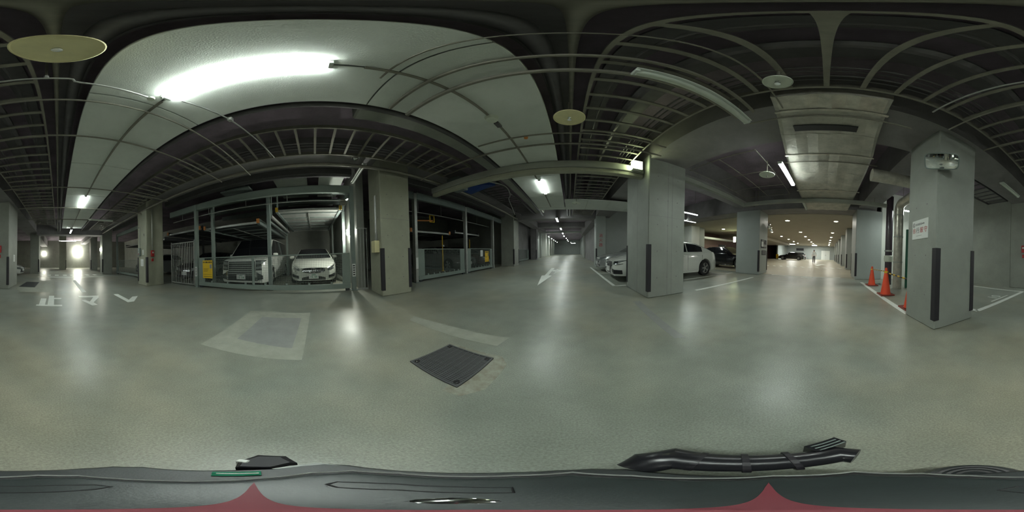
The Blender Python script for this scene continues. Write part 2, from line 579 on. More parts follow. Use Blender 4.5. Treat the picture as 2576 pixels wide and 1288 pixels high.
# arrow that turns: head pointing at the camera with a side branch
mk([(-0.98, 4.77), (-1.20, 6.80), (-1.08, 6.86), (-1.12, 9.9), (-0.94, 9.9), (-0.93, 6.90), (-0.77, 6.80)], 'white arrow on the aisle floor pointing at the viewer', 'painted_arrow')
mk([(-0.92, 9.0), (-0.75, 8.9), (-0.76, 9.40), (-0.43, 8.45), (-0.74, 7.25), (-0.75, 8.2), (-0.92, 8.3)], 'side branch of the white floor arrow', 'painted_arrow')
text('10', 0.42, frame((2.32, -3.95, 0.003), (0, -1, 0), (1, 0, 0)), PW, floor, 'painted_number')['label'] = 'white 10 painted in the bay beside the wall'
mk([(2.14, -4.35), (2.14, -3.45), (2.10, -3.45), (2.10, -4.35)], None)
# lobby marks
for i in range(11):
    y = 5.2 - i * 0.62
    mk([(13.2, y - 0.2), (13.9, y + 0.1), (13.9, y - 0.12), (13.2, y - 0.42)], None, 'crossing_dash', par=floor_lobby, z=0.009)
mk([(15.9, 1.05), (17.8, 0.72), (17.8, 1.1), (19.0, 0.35), (17.6, -0.05), (17.6, 0.4), (15.9, 0.75)], 'white arrow on the lobby floor', 'painted_arrow', par=floor_lobby, z=0.009)
mk([(7.35, 1.12), (7.52, 1.12), (7.52, 0.62), (7.35, 0.62)], None, 'painted_number')


# ------------------------------------------------------------------ pillars
def corner_guard(par, cx, cy, sx, sy, z0=0.15, z1=1.20, wd=0.075, t=0.012):
    """L-shaped rubber strip wrapped round the pillar corner (cx, cy); sx, sy point away from the pillar"""
    x1, y1 = cx + sx * t, cy + sy * t
    poly = [(x1, y1), (cx - sx * wd, y1), (cx - sx * wd, cy - sy * 0.004), (cx - sx * 0.004, cy - sy * 0.004), (cx - sx * 0.004, cy - sy * wd), (x1, cy - sy * wd)]
    return MB().prism(poly, z0, z1).build('corner_guard', 'rubber', par)


def column(label, x0, x1, y0, y1, zt, m='concrete', guards=(), seams=(), ties=(), group=None):
    r = thing('concrete_column', label, 'pillar', ((x0 + x1) / 2, (y0 + y1) / 2, 0), group=group)
    MB().box(x0, x1, y0, y1, 0, zt, c=0.018).build('shaft', m, r)
    for sx, sy in guards:
        corner_guard(r, x1 if sx > 0 else x0, y1 if sy > 0 else y0, sx, sy)
    for q in seams:
        MB().box(*q).build('formwork_seam', 'concrete_dark', r)
    first = None
    for (x, y, z, ax) in ties:
        if first is None or first[1] != ax:
            b = MB().lathe([(0.0, 0.001), (0.013, 0.001), (0.013, -0.004)], n=8, axis=ax)
            o = b.build('tie_hole', 'concrete_dark', r)
            o.location = (x - WL[r.name][0], y - WL[r.name][1], z)
            for v in o.data.vertices:
                v.co += Vector(WL[r.name])
            first = (o, ax)
        else:
            copy_part(first[0], r, (x - WL[r.name][0], y - WL[r.name][1], z))
    return r


colA = column('broad concrete pillar with a black corner strip hiding the white saloon', 1.62, 2.63, 3.12, 4.45, 3.42, 'concrete_cool',
              guards=[(-1, -1), (-1, 1)],
              seams=[(1.615, 2.635, 3.1185, 3.13, 1.845, 1.85), (2.12, 2.126, 3.1185, 3.13, 0.02, 3.3), (2.24, 2.246, 3.1185, 3.13, 0.02, 3.3), (1.6185, 1.63, 3.7, 3.705, 0.02, 3.3)],
              ties=[(1.85 + 0.27 * i, 3.119, z, 'y') for i in range(3) for z in (0.45, 1.05, 1.65, 2.25, 2.85)])
colB = column('cream concrete pillar with a junction box between the lift gates', -4.43, -3.62, 1.60, 2.44, 3.74, 'concrete_cream',
              guards=[(1, -1), (1, 1)],
              seams=[(-3.6215, -3.615, 1.61, 2.43, 1.945, 1.95)],
              ties=[(-3.619, 1.78 + 0.42 * i, z, 'x') for i in range(2) for z in (0.45, 0.98, 1.52, 2.05, 2.6, 3.15)] + [(-4.2 + 0.4 * i, 1.599, z, 'y') for i in range(2) for z in (2.0, 2.6, 3.2)])
colC = column('pale pillar carrying a slow-driving sign and a convex mirror', 1.75, 2.57, -2.22, -1.40, 3.34, 'concrete_cool',
              guards=[(-1, 1), (-1, -1)], ties=[(2.0 + 0.3 * i, -1.399, z, 'y') for i in range(2) for z in (0.5, 1.1, 1.9)])
colD = column('pillar marked with a black 9', -4.31, -3.45, -6.45, -5.70, 3.74, 'concrete_cream', guards=[(1, 1), (1, -1)])
colF = column('blue-grey pillar with notice boards at the left of the lobby mouth', 7.30, 8.40, 3.18, 4.50, 3.24, 'painted_wall', guards=[(-1, -1), (1, -1)])
colG = column('blue-grey pillar at the right of the lobby mouth, behind the cones', 7.24, 8.42, -2.56, -1.32, 3.24, 'painted_wall', guards=[(-1, 1), (1, 1)])
colH = column('dim concrete pillar at the far end of the lift gates', -4.76, -3.78, 10.60, 11.65, 3.74, 'concrete', guards=[(1, -1), (1, 1)])
column('concrete pillar beyond the number 9 pillar', -4.35, -3.50, -13.3, -12.55, 3.74, 'concrete', guards=[(1, 1), (1, -1)])
column('farther concrete pillar near the end wall, lift side', -4.6, -3.8, -19.4, -18.6, 4.3, 'concrete', guards=[(1, 1)])
column('square pillar standing before the lit end wall', -1.05, -0.15, -21.6, -20.7, 4.3, 'concrete_cream', guards=[(-1, 1)])
column('concrete pier with a lit edge and a red fire box', 1.79, 2.70, -7.0, -5.72, 3.34, 'concrete', guards=[(-1, 1)])
column('narrow pier behind the white sports car', 1.55, 2.30, -14.1, -13.3, 3.34, 'concrete', guards=[(-1, 1)])
column('dark pillar beyond the far lift gate', -4.75, -4.0, 19.3, 20.2, 4.3, 'concrete_dark', guards=[(1, -1)])
column('corner pier beside the second parked saloon', 1.66, 2.30, 10.35, 10.75, 4.3, 'painted_wall', guards=[(-1, -1)])
column('bright white pillar behind the white saloon', 8.85, 9.75, 9.6, 10.6, 3.2, 'white_wall')
column('grey pillar next to the bright white pillar', 9.9, 10.7, 9.9, 10.7, 3.2, 'painted_wall')
for i, x in enumerate((12.4, 16.6, 20.8, 25.0, 29.2)):
    nth = ('nearest', 'second', 'third', 'fourth', 'farthest')[i]
    column(nth + ' pilaster along the right wall of the lobby', x, x + 0.9, -2.1, -1.55, 3.2, 'painted_wall', guards=[(-1, 1)], group='pilasters along the lobby wall')
for i, y in enumerate((29.0, 33.5, 38.0, 43.0)):
    nth = ('nearest', 'second', 'third', 'farthest')[i]
    column(nth + ' white pier on the left of the far hall', -5.1, -4.3, y, y + 0.9, 4.3, 'white_wall' if i < 2 else 'concrete', group='piers of the far hall')

# ------------------------------------------------------------------ fittings on the pillars
# 9
text('9', 0.20, frame((-3.4485, -5.90, 2.12), (0, 1, 0), (0, 0, 1)), 'ink_black', colD, 'number')
r = thing('control_box', 'small switch box with conduit on the number 9 pillar', 'switch box', (-3.40, -6.22, 1.26))
MB().box(-3.45, -3.36, -6.30, -6.14, 1.26, 1.60, c=0.008).build('casing', 'steel', r)
for k in range(3):
    MB().lathe([(0.0, 0.012), (0.022, 0.01), (0.024, 0.0)], (-3.36, -6.22, 1.34 + 0.09 * k), 10, 'x').build('button', ('red_paint', 'white_plastic', 'white_plastic')[k], r)
MB().tube([(-3.42, -6.22, 1.60), (-3.42, -6.22, 2.52), (-3.42, -6.44, 2.52)], 0.014, 6).build('conduit', 'galv', r)
o = MB().box(-3.452, -3.446, -6.20, -5.96, 0.82, 1.12).build('notice', 'white_paper')
tag(o, 'white paper notice taped low on the number 9 pillar', 'notice')
for k in range(3):
    MB().box(-3.4465, -3.4450, -6.16, -6.0, 0.90 + k * 0.06, 0.905 + k * 0.06).build('printed_line', 'ink_grey', o)
o = MB().box(-3.452, -3.446, -6.06, -5.92, 1.30, 1.52).build('notice', 'white_plastic')
tag(o, 'small pale plate beside the switch box on the number 9 pillar', 'notice')
MB().box(-3.4465, -3.4445, -6.03, -5.95, 1.36, 1.37).build('printed_line', 'ink_grey', o)


def fire_box(label, face, x, y, z, cond=None):
    r = thing('fire_call_box', label, 'fire alarm', (x, y, z))
    if face == 'y':
        MB().box(x - 0.07, x + 0.07, y, y + 0.07, z, z + 0.26, c=0.008).build('casing', 'red_paint', r)
        MB().lathe([(0.0, 0.012), (0.035, 0.008), (0.04, 0)], (x, y + 0.07, z + 0.17), 12, 'y').build('press_button', 'white_plastic', r)
        MB().box(x - 0.045, x + 0.045, y, y + 0.05, z - 0.20, z - 0.08, c=0.006).build('sounder', 'red_paint', r)
        if cond:
            MB().tube([(x, y + 0.02, z + 0.26), (x, y + 0.02, cond)], 0.013, 6).build('conduit', 'galv', r)
    return r


fire_box('red fire call box on the dark face of the number 9 pillar', 'y', -3.72, -5.70, 1.22, 3.3)
fire_box('red fire call box on the pier by the number 10 bay', 'y', 2.14, -5.72, 1.35)

# junction box with conduit on pillar B (seen on its left face)
r = thing('junction_box', 'cream junction box on the pillar between the lift gates', 'junction box', (-3.85, 1.56, 1.10))
MB().box(-3.98, -3.74, 1.47, 1.60, 1.10, 1.40, c=0.008).build('casing', 'disc_cream', r)
MB().tube([(-3.86, 1.58, 1.40), (-3.86, 1.58, 1.55), (-3.90, 1.585, 1.62), (-3.90, 1.585, 2.65)], 0.016, 6).build('conduit', 'galv', r)
MB().tube([(-3.95, 1.58, 1.40), (-3.95, 1.585, 2.65)], 0.012, 6).build('conduit', 'galv', r)

# slow-driving sign on pillar C
r = thing('notice_sign', 'white plate with four large characters telling drivers to go slow', 'sign', (2.17, -1.40, 1.36))
MB().box(1.945, 2.40, -1.40, -1.392, 1.36, 1.675, c=0.002).build('plate', 'white_paper', r)
fr = lambda x, z: frame((x, -1.3915, z), (-1, 0, 0), (0, 0, 1))
for k, chh in enumerate('徐行厳守'):
    text(chh, 0.098, fr(2.335 - 0.108 * k, 1.495), 'ink_black' if k == 1 else 'ink_red', r, 'character')
MB().lathe([(0.036, 0.0), (0.036, 0.001), (0.028, 0.001), (0.028, 0.0)], (2.345, -1.3915, 1.60), 20, 'y', closed=True).build('emblem', 'ink_black', r)
MB().prism_ax([(2.345 - 0.010, 1.585), (2.345 + 0.010, 1.585), (2.345, 1.622)], -1.392, -1.3905, 1).build('emblem', 'ink_black', r)
for k in range(7):
    x = 2.275 - 0.036 * k
    b = MB()
    hh = 0.016 if k < 5 else 0.011
    b.box(x - 0.012, x + 0.012, -1.392, -1.3908, 1.60 + hh - 0.006, 1.60 + hh)
    b.box(x - 0.012, x + 0.012, -1.392, -1.3908, 1.60 - hh, 1.60 - hh + 0.006)
    b.box(x - 0.003, x + 0.003, -1.392, -1.3908, 1.60 - hh, 1.60 + hh)
    b.box(x - 0.012, x + 0.012, -1.392, -1.3908, 1.597, 1.602)
    b.build('small_character', 'ink_black', r)
MB().box(2.11, 2.27, -1.392, -1.3908, 1.412, 1.417).build('printed_line', 'ink_grey', r)
# convex mirror pair on the corner of pillar C
mc = Vector((1.655, -1.375, 2.52))
dirn = Vector((-1, 0.85, -0.75)).normalized()
side = Vector((-0.85, -1, 0)).normalized()
upv = side.cross(dirn).normalized()
if upv.z < 0:
    upv = -upv
r = thing('convex_mirror', 'rectangular convex traffic mirror on the pillar corner', 'mirror', tuple(mc))
b = MB()
nx, nz = 14, 8
hw, hh = 0.225, 0.125
grid = []
for j in range(nz + 1):
    for i in range(nx + 1):
        u, v = (i / nx * 2 - 1), (j / nz * 2 - 1)
        # superellipse corners
        uu = u * (1 - 0.06 * v ** 6)
        vv = v * (1 - 0.06 * u ** 6)
        d = 0.05 - 0.028 * u * u - 0.012 * v * v
        grid.append(mc + side * (uu * hw) + upv * (vv * hh) + dirn * d)
fs = []
for j in range(nz):
    for i in range(nx):
        a = j * (nx + 1) + i
        fs.append((a, a + 1, a + nx + 2, a + nx + 1))
b.add(grid, fs)
b.build('mirror_face', 'mirror', r, smooth=True)
rim = []
for t in range(40):
    a = 2 * math.pi * t / 40
    cx, sx = math.cos(a), math.sin(a)
    pw = lambda q: math.copysign(abs(q) ** 0.35, q)
    u, v = pw(cx), pw(sx)
    rim.append(mc + side * (u * hw * 1.0) + upv * (v * hh * 1.0) + dirn * (0.05 - 0.028 * u * u - 0.012 * v * v))
rim.append(rim[0])
MB().tube(rim, 0.009, 6, caps=False).build('rim', 'steel', r)
back = [mc + side * (pw2 * hw * 0.95) + upv * (q * hh * 0.95) for pw2, q in ((-1, -1), (1, -1), (1, 1), (-1, 1))]
MB().add(back + [p - dirn * 0.03 for p in back], [(0, 1, 2, 3), (7, 6, 5, 4), (0, 4, 5, 1), (1, 5, 6, 2), (2, 6, 7, 3), (3, 7, 4, 0)]).build('back_plate', 'steel_dark', r)
MB().tube([mc - dirn * 0.02, (1.77, -1.42, 2.58)], 0.02, 8).build('bracket', 'steel', r)

# notices and mirror on pillar F
r = thing('notice_board', 'dark framed map-like notice on the left lobby pillar', 'notice', (7.86, 3.17, 1.34))
MB().box(7.50, 8.24, 3.165, 3.18, 1.34, 1.76).build('plate', 'ink_black', r)
MB().box(7.53, 7.80, 3.160, 3.166, 1.40, 1.66).build('print_patch', 'white_paper', r)
MB().box(7.55, 7.90, 3.159, 3.166, 1.68, 1.73).build('print_patch', 'ink_grey', r)
MB().box(7.84, 8.20, 3.160, 3.166, 1.38, 1.52).build('print_patch', 'ink_grey', r)
r = thing('notice_board', 'small dark plate under the framed notice on the lobby pillar', 'notice', (7.9, 3.17, 0.97))
MB().box(7.62, 8.18, 3.165, 3.18, 0.97, 1.21).build('plate', 'ink_black', r)
for k in range(3):
    MB().box(7.68, 8.12, 3.160, 3.166, 1.02 + 0.06 * k, 1.045 + 0.06 * k).build('printed_line', 'ink_grey', r)
r = thing('round_mirror', 'pair of round chrome traffic mirrors high on the lobby pillar', 'mirror', (8.40, 3.0, 2.4))
for k, (dx, dz) in enumerate(((-0.12, 0.05), (0.16, -0.10))):
    MB().lathe([(0.0, -0.06), (0.08, -0.055), (0.15, -0.03), (0.18, 0.0), (0.18, 0.03), (0.0, 0.03)], (8.35 + dx, 3.02, 2.5 + dz), 20, 'y').build('mirror_dome', 'mirror', r, smooth=True)
MB().tube([(8.40, 3.04, 2.5), (8.35, 3.18, 2.5)], 0.02, 8).build('bracket', 'steel', r)
# red lettering on the far parking wall
r = thing('wall_lettering', 'faded red vertical characters on the wall behind the parked saloons', 'lettering', (1.98, 10.34, 1.4))
for k, chh in enumerate('消火器'):
    text(chh, 0.26, frame((1.98, 10.346, 2.02 - 0.30 * k), (1, 0, 0), (0, 0, 1)), 'ink_red', r, 'character')

o = MB().box(1.784, 1.792, -6.62, -6.38, 1.02, 1.30).build('notice', 'white_paper')
tag(o, 'white notice on the lit edge of the pier by the sports car', 'notice')
for k in range(3):
    MB().box(1.7825, 1.7842, -6.58, -6.42, 1.08 + 0.07 * k, 1.09 + 0.07 * k).build('printed_line', 'ink_grey', o)
r = thing('dome_camera', 'small white dome camera on the beam beside the cream pillar', 'camera', (-3.66, 1.05, 3.66))
MB().lathe([(0.0, 0.0), (0.10, 0.0), (0.10, -0.04), (0.085, -0.05)], (-3.72, 1.05, 3.72), 20).build('housing', 'white_plastic', r, smooth=True)
MB().lathe([(0.082, -0.05), (0.07, -0.09), (0.04, -0.118), (0.0, -0.125)], (-3.72, 1.05, 3.72), 20).build('dome', 'chrome', r, smooth=True)

# ================================================================== OVERHEAD
BZ = 3.15
# white board strip above the aisle: every board its own part, two across, with open joints
r = thing('ceiling_boards', 'long strip of pale insulation boards hung above the aisle', 'ceiling panel', (-0.86, -1.2, BZ))
xa, xm, xb = -0.245, -0.87, -1.495
shared = {}
lens = []
for k in range(-6, 4):
    y = 0.57 + 1.8 * k
    lens.append((y, min(1.8, 7.62 - y)))
for (y, L) in lens:
    for k, (x0, x1) in enumerate(((xb, xm - 0.008), (xm + 0.008, xa))):
        key = (k, round(L, 2))
        c = ((x0 + x1) / 2, y + L / 2, BZ)
        if key not in shared:
            o = MB().box(x0 + 0.002, x1 - 0.002, y + 0.006, y + L - 0.006, BZ, BZ + 0.03, c=0.004).build('board', 'board', r)
            w0 = Vector(WL[r.name])
            for v in o.data.vertices:
                v.co += w0 - Vector(c)
            o.location = Vector(c) - w0
            shared[key] = o
        else:
            copy_part(shared[key], r, Vector(c) - Vector(WL[r.name]))
MB().box(xb, xa, -10.23, 7.62, BZ + 0.034, BZ + 0.05).build('backing', 'board_dark', r)
hangers = MB()
for y in (-9, -6, -3, 0, 3, 6):
    for x in (xb + 0.1, xa - 0.1):
        hangers.tube([(x, y, BZ + 0.05), (x, y, 4.3)], 0.006, 5)
hangers.build('hanger_rods', 'galv_dark', r)['kind'] = 'stuff'
# cross strip of boards near the parked saloons
r = thing('ceiling_boards', 'short cross strip of pale boards above the parked saloons', 'ceiling panel', (2.0, 7.2, BZ))
for i in range(4):
    x0 = -0.20 + i * 0.95
    MB().box(x0, x0 + 0.94, 6.45, 8.1, BZ, BZ + 0.03, c=0.004).build('board', 'board', r)
o = MB().box(-1.495, -0.21, 7.66, 8.1, BZ, BZ + 0.03).build('board', 'board', r)
# light wireway along the middle joint of the long strip
r = thing('wireway', 'thin grey conduit trunking along the middle of the pale boards', 'conduit', (-0.87, -1, BZ - 0.05))
for (a, b2) in ((-9.6, -6.1), (-4.78, -1.12), (0.35, 1.66), (1.99, 4.35), (5.65, 7.5)):
    MB().box(-0.885, -0.855, a, b2, BZ - 0.022, BZ - 0.002).build('trunking', 'galv_dull', r)


# ------------------------------------------------------------------ ladders for cables
def ladder(name, label, x0, x1, z, ya, yb, pitch, rw, rh, m, phase=0.0, group='cable ladders'):
    r = thing(name, label, 'cable ladder', ((x0 + x1) / 2, (ya + yb) / 2, z), group=group)
    for x in (x0, x1):
        MB().box(x - 0.014, x + 0.014, ya, yb, z, z + rh).build('rail', m, r)
    n0 = math.ceil((ya - phase) / pitch)
    n1 = math.floor((yb - phase) / pitch)
    src = None
    for k in range(n0, n1 + 1):
        y = phase + k * pitch
        if src is None:
            src = MB().box(x0 + 0.014, x1 - 0.014, y - rw / 2, y + rw / 2, z + 0.012, z + 0.036).build('rung', m, r)
            y00 = y
        else:
            copy_part(src, r, (0, y - y00, 0))
    return r


lad1 = ladder('cable_ladder', 'wide cable ladder with broad rungs right above the camera', 0.165, 1.285, 3.20, -9.6, 9.6, 0.288, 0.045, 0.07, 'galv_dull', phase=0.065)
lad2 = ladder('cable_ladder', 'cable ladder on the lift side of the pale boards', -3.12, -2.24, 3.30, -11.5, 3.3, 0.285, 0.04, 0.08, 'galv_dull', phase=0.09)
ladder('cable_ladder', 'cable ladder past the white cross beam, lift side', -3.12, -2.24, 3.42, 3.9, 10.5, 0.285, 0.04, 0.08, 'galv_dark', phase=0.09)
ladder('cable_ladder', 'narrow upper cable ladder over the number 10 bay', 2.85, 3.75, 3.45, -5.72, -2.2, 0.30, 0.04, 0.07, 'galv_dark', phase=0.0)
# conduits that ride on the wide ladder
for i, (x, rr_, zz) in enumerate(((0.98, 0.012, 3.27), (1.05, 0.010, 3.29), (1.12, 0.014, 3.27), (1.19, 0.010, 3.28), (0.62, 0.055, 3.30), (0.33, 0.012, 3.28))):
    o = MB().tube([(x, -9.5, zz), (x, 9.5, zz)], rr_, 6).build('conduit', 'galv_dark')
    tag(o, ('first', 'second', 'third', 'fourth', 'thick', 'lone')[i] + (' conduit from the board side' if i == 5 else ' cable pipe lying on the broad-runged ladder' if i == 4 else ' thin conduit lying on the broad-runged ladder, from the aisle middle'), 'conduit', 'conduits on the broad-runged ladder')
for i, (x, rr_) in enumerate(((-2.95, 0.02), (-2.85, 0.014), (-2.76, 0.018))):
    o = MB().tube([(x, -11, 3.36), (x, 3.2, 3.36)], rr_, 6).build('conduit', 'galv_dark')
    tag(o, ('outer', 'middle', 'inner')[i] + ' conduit lying on the lift-side cable ladder', 'conduit', 'conduits on the lift-side ladder')
# flat ducts and broad bands up under the slab
for i, (x0, x1, z) in enumerate(((0.28, 0.50, 3.95), (0.80, 1.05, 3.9), (-0.22, 0.02, 3.72), (-1.15, -0.9, 3.9))):
    o = thing('cable_duct', 'x', 'duct', ((x0 + x1) / 2, 0, z))
    MB().box(x0, x1, -11, 10.4, z, z + 0.12).build('casing', 'galv_dark', o)
    for yh in (-9, -5, -1, 3, 7):
        MB().tube([((x0 + x1) / 2, yh, z + 0.12), ((x0 + x1) / 2, yh, 4.3)], 0.008, 5).build('hanger', 'galv_dark', o)
    tag(o, ('flat dark duct above the broad-runged ladder, board side', 'flat dark duct above the broad-runged ladder, pillar side', 'flat dark duct beside the pale boards', 'flat dark duct hidden above the pale boards')[i], 'duct', 'flat ducts under the slab')
# thick pipes parallel to the boards
for i, (x, z, rr_, m) in enumerate(((-0.12, 3.35, 0.055, 'galv_dark'), (0.02, 3.30, 0.022, 'galv_dull'), (-1.72, 3.38, 0.05, 'galv_dark'), (-3.45, 3.24, 0.045, 'galv_dull'))):
    o = MB().tube([(x, -12.2, z), (x, 10.4, z)], rr_, 10).build('service_pipe', m, smooth=True)
    tag(o, ('thick dark pipe just beside the pale boards, ladder side', 'thin grey pipe between the boards and the wide ladder', 'dark pipe just beside the pale boards, lift side', 'pale pipe running past the pillars on the lift side')[i], 'pipe', 'pipes along the aisle')


# ------------------------------------------------------------------ heat collecting discs with sprinkler heads
def disc(label, x, y, z, rad, m, pipe_to):
    r = thing('sprinkler_disc', label, 'sprinkler', (x, y, z), group='sprinkler heat collector discs')
    MB().lathe([(0.0, 0.018), (rad * 0.9, 0.018), (rad, 0.006), (rad, 0.0), (rad * 0.97, -0.004), (rad * 0.93, 0.008), (0.0, 0.010)], (x, y, z), 40).build('plate', m, r, smooth=True)
    MB().lathe([(0.0, -0.05), (0.022, -0.047), (0.024, -0.042), (0.006, -0.036), (0.010, -0.012), (0.020, 0.0), (0.020, 0.01), (0.0, 0.01)], (x, y, z), 14).build('sprinkler_head', 'chrome', r, smooth=True)
    MB().tube([(x, y, z + 0.015), (x, y, pipe_to)], 0.014, 6).build('drop_pipe', 'galv_dull', r)
    return r


disc('large cream sprinkler disc closest overhead', 0.01, -0.51, 2.90, 0.172, 'disc_cream', 3.29)
disc('cream sprinkler disc beside the white boards towards the arrow', 0.0, 1.74, 2.90, 0.168, 'disc_cream', 3.29)
disc('pale ribbed disc hanging under the wide ladder near the foil duct', 0.99, 0.36, 2.90, 0.10, 'disc_white', 3.2)
disc('small cream disc beside the lit tube at the lobby side', 3.28, 1.30, 2.90, 0.17, 'disc_white', 3.31)
disc('far cream disc past the white cross beam', 0.25, 6.4, 2.98, 0.17, 'disc_white', 3.2)

# sprinkler branch pipes crossing the aisle
r = thing('sprinkler_pipe', 'thin pipe with an elbow crossing under the boards near the lit tube', 'pipe', (-0.4, -1.0, 3.0))
MB().tube([(1.3, -0.93, 3.06), (-0.06, -0.97, 3.06), (-0.09, -0.975, 3.05), (-0.10, -0.98, 3.00), (-0.14, -0.985, 2.985), (-0.68, -1.04, 2.985)], 0.011, 8).build('pipe', 'galv', r, smooth=True)
MB().lathe([(0.0, -0.03), (0.03, -0.028), (0.034, 0.0), (0.015, 0.02), (0.0, 0.02)], (-0.70, -1.04, 2.985), 14).build('sprinkler_head', 'disc_white', r, smooth=True)
MB().tube([(0.08, -0.965, 3.06), (0.08, -0.965, 3.12)], 0.018, 8).build('tee', 'galv', r)
MB().tube([(0.08, -0.965, 3.12), (0.08, -0.965, 4.3)], 0.010, 6).build('riser', 'galv_dull', r)
r = thing('sprinkler_pipe', 'thin pipe from the boards to the lift side with a small valve', 'pipe', (-2.0, -0.9, 3.05))
MB().tube([(-0.99, -0.99, 3.125), (-1.56, -0.85, 3.125), (-3.1, -0.7, 3.295)], 0.011, 8).build('pipe', 'galv', r, smooth=True)
MB().box(-1.63, -1.57, -0.87, -0.81, 3.10, 3.17, c=0.008).build('valve', 'galv', r)
for i, (y, rr_, z, xa_, xb_) in enumerate(((0.80, 0.020, 3.108, -1.45, 1.55), (1.00, 0.026, 3.06, -1.45, 1.55), (0.50, 0.008, 3.142, -1.0, 1.6), (2.30, 0.016, 3.08, -1.4, 1.5), (2.62, 0.020, 3.08, -3.3, 1.6), (-2.1, 0.016, 3.10, -3.4, 1.5), (-1.34, 0.013, 3.10, -3.4, 1.5), (-4.2, 0.016, 3.10, -3.4, 1.5), (-6.0, 0.02, 3.10, -3.4, 1.5), (-7.8, 0.02, 3.10, -3.4, 1.5))):
    o = MB().tube([(xa_, y, z), (xb_, y, z)], rr_, 8).build('cross_pipe', 'galv_dull')
    tag(o, ('slim pipe crossing under the boards to the unlit lamp', 'thicker pipe crossing under the boards by the unlit lamp', 'hair-thin rod crossing overhead beside the lit tube', 'pipe crossing the boards beyond the cream disc', 'second pipe crossing beyond the cream disc', 'second pipe crossing the boards towards the painted characters', 'nearest pipe crossing the boards beside the lit tube', 'third pipe crossing towards the painted characters', 'fourth pipe crossing towards the painted characters', 'farthest pipe crossing the boards towards the stop line')[i], 'pipe', 'cross pipes over the aisle')
o = MB().lathe([(0.0, -0.045), (0.028, -0.03), (0.032, 0.0), (0.0, 0.0)], (-0.62, 2.33, 3.075), 14).build('smoke_detector', 'orange_paint')
tag(o, 'little brown detector under the boards by the crossing pipe', 'detector')
r = thing('junction_canopy', 'white round junction cap on the board joint', 'junction box', (-0.87, 1.75, 3.10))
MB().lathe([(0.0, -0.02), (0.07, -0.015), (0.085, 0.05), (0.0, 0.05)], (-0.87, 1.75, 3.10), 16).build('cap', 'disc_white', r, smooth=True)
MB().box(-0.90, -0.84, 1.86, 1.98, 3.11, 3.15).build('clip', 'galv_dark', r)


# ------------------------------------------------------------------ lamps
def tube_lamp(label, c, axis, L, lit=True, wd=0.10, drop=True, zt=None, group='fluorescent lamps'):
    if zt == BZ:
        c, zt = (c[0], c[1], BZ - 0.05), None
    x, y, z = c
    r = thing('fluorescent_lamp', label, 'lamp', c, group=group)

    def bx(a0, a1, w0, w1, z0, z1, cc=0.0):
        b = MB()
        if axis == 'y':
            b.box(x + w0, x + w1, y + a0, y + a1, z + z0, z + z1, c=cc)
        else:
            b.box(x + a0, x + a1, y + w0, y + w1, z + z0, z + z1, c=cc)
        return b
    h2 = L / 2
    bx(-h2, h2, -wd * 0.46, wd * 0.46, 0.035, 0.05, 0.004).build('housing', 'lamp_housing', r)
    pts = [(x, y - h2 + 0.02, z + 0.012), (x, y + h2 - 0.02, z + 0.012)] if axis == 'y' else [(x - h2 + 0.02, y, z + 0.012), (x + h2 - 0.02, y, z + 0.012)]
    if lit:
        bx(-h2 + 0.03, h2 - 0.03, -wd * 0.45, wd * 0.45, 0.020, 0.036).build('diffuser', 'tube', r)
    else:
        MB().tube(pts, 0.030, 10).build('tube', 'tube_off', r, smooth=True)
    for s in (-1, 1):
        a = s * (h2 - 0.015)
        bx(a - 0.015, a + 0.015, -0.04, 0.04, -0.004, 0.036, 0.004).build('lampholder', 'lamp_housing', r)
    if zt:
        for s in (-0.7, 0.7):
            q = (x, y + s * h2) if axis == 'y' else (x + s * h2, y)
            MB().tube([(q[0], q[1], z + 0.05), (q[0], q[1], zt)], 0.006, 5).build('hanger', 'galv_dull', r)
    return r


tube_lamp('bright tube lamp glowing right overhead under the boards', (-0.86, -0.44, 3.03), 'y', 1.22, wd=0.13, zt=BZ)
tube_lamp('lit tube lamp above the painted characters', (-0.84, -5.45, 2.98), 'y', 1.22, zt=BZ)
tube_lamp('lit tube lamp above the stop line', (-0.84, -10.6, 2.98), 'y', 1.22, zt=4.3)
tube_lamp('lit tube lamp set crosswise near the end wall', (-0.9, -15.2, 2.92), 'x', 1.6, zt=4.3)
tube_lamp('lit tube lamp above the floor arrow', (-0.82, 5.0, 3.0), 'y', 1.22, zt=BZ)
for i, y in enumerate((10.0, 14.2, 17.8, 21.2)):
    tube_lamp(('nearest', 'second', 'third', 'fourth')[i] + ' of the lamps in the far aisle past the arrow', (-0.78, y, 2.95), 'y', 1.22, zt=4.3)
for i, (x, y) in enumerate(((-0.6, 27), (-0.5, 31), (-0.4, 35), (0.2, 40), (0.9, 45))):  # row made denser with added lamps to brighten the hall
    tube_lamp(('nearest', 'second', 'third', 'fourth', 'farthest')[i] + ' lamp in the hall beyond the white portal, row filled out with added lamps', (x, y, 3.1), 'x' if i == 4 else 'y', 1.22, zt=4.3)
for i, y in enumerate((26, 30, 34, 38, 43)):  # whole second row added to lift the light in the hall
    tube_lamp(('nearest', 'second', 'third', 'fourth', 'farthest')[i] + ' added lamp brightening the far hall along its left piers', (-3.4, y, 3.3), 'y', 1.22, zt=4.3)
tube_lamp('lit tube lamp beside the foil duct', (3.50, 0.90, 2.93), 'x', 1.24, zt=3.138)
tube_lamp('unlit tube lamp hanging under the wide ladder', (0.98, 0.90, 2.93), 'x', 1.26, lit=False, wd=0.12, zt=3.2)
tube_lamp('unlit tube lamp before the lobby beam', (6.4, 0.90, 3.02), 'x', 1.1, lit=False, zt=3.138)
tube_lamp('unlit lamp over the number 10 bay', (1.93, -4.05, 3.08), 'y', 1.1, lit=False, wd=0.14, zt=3.33)
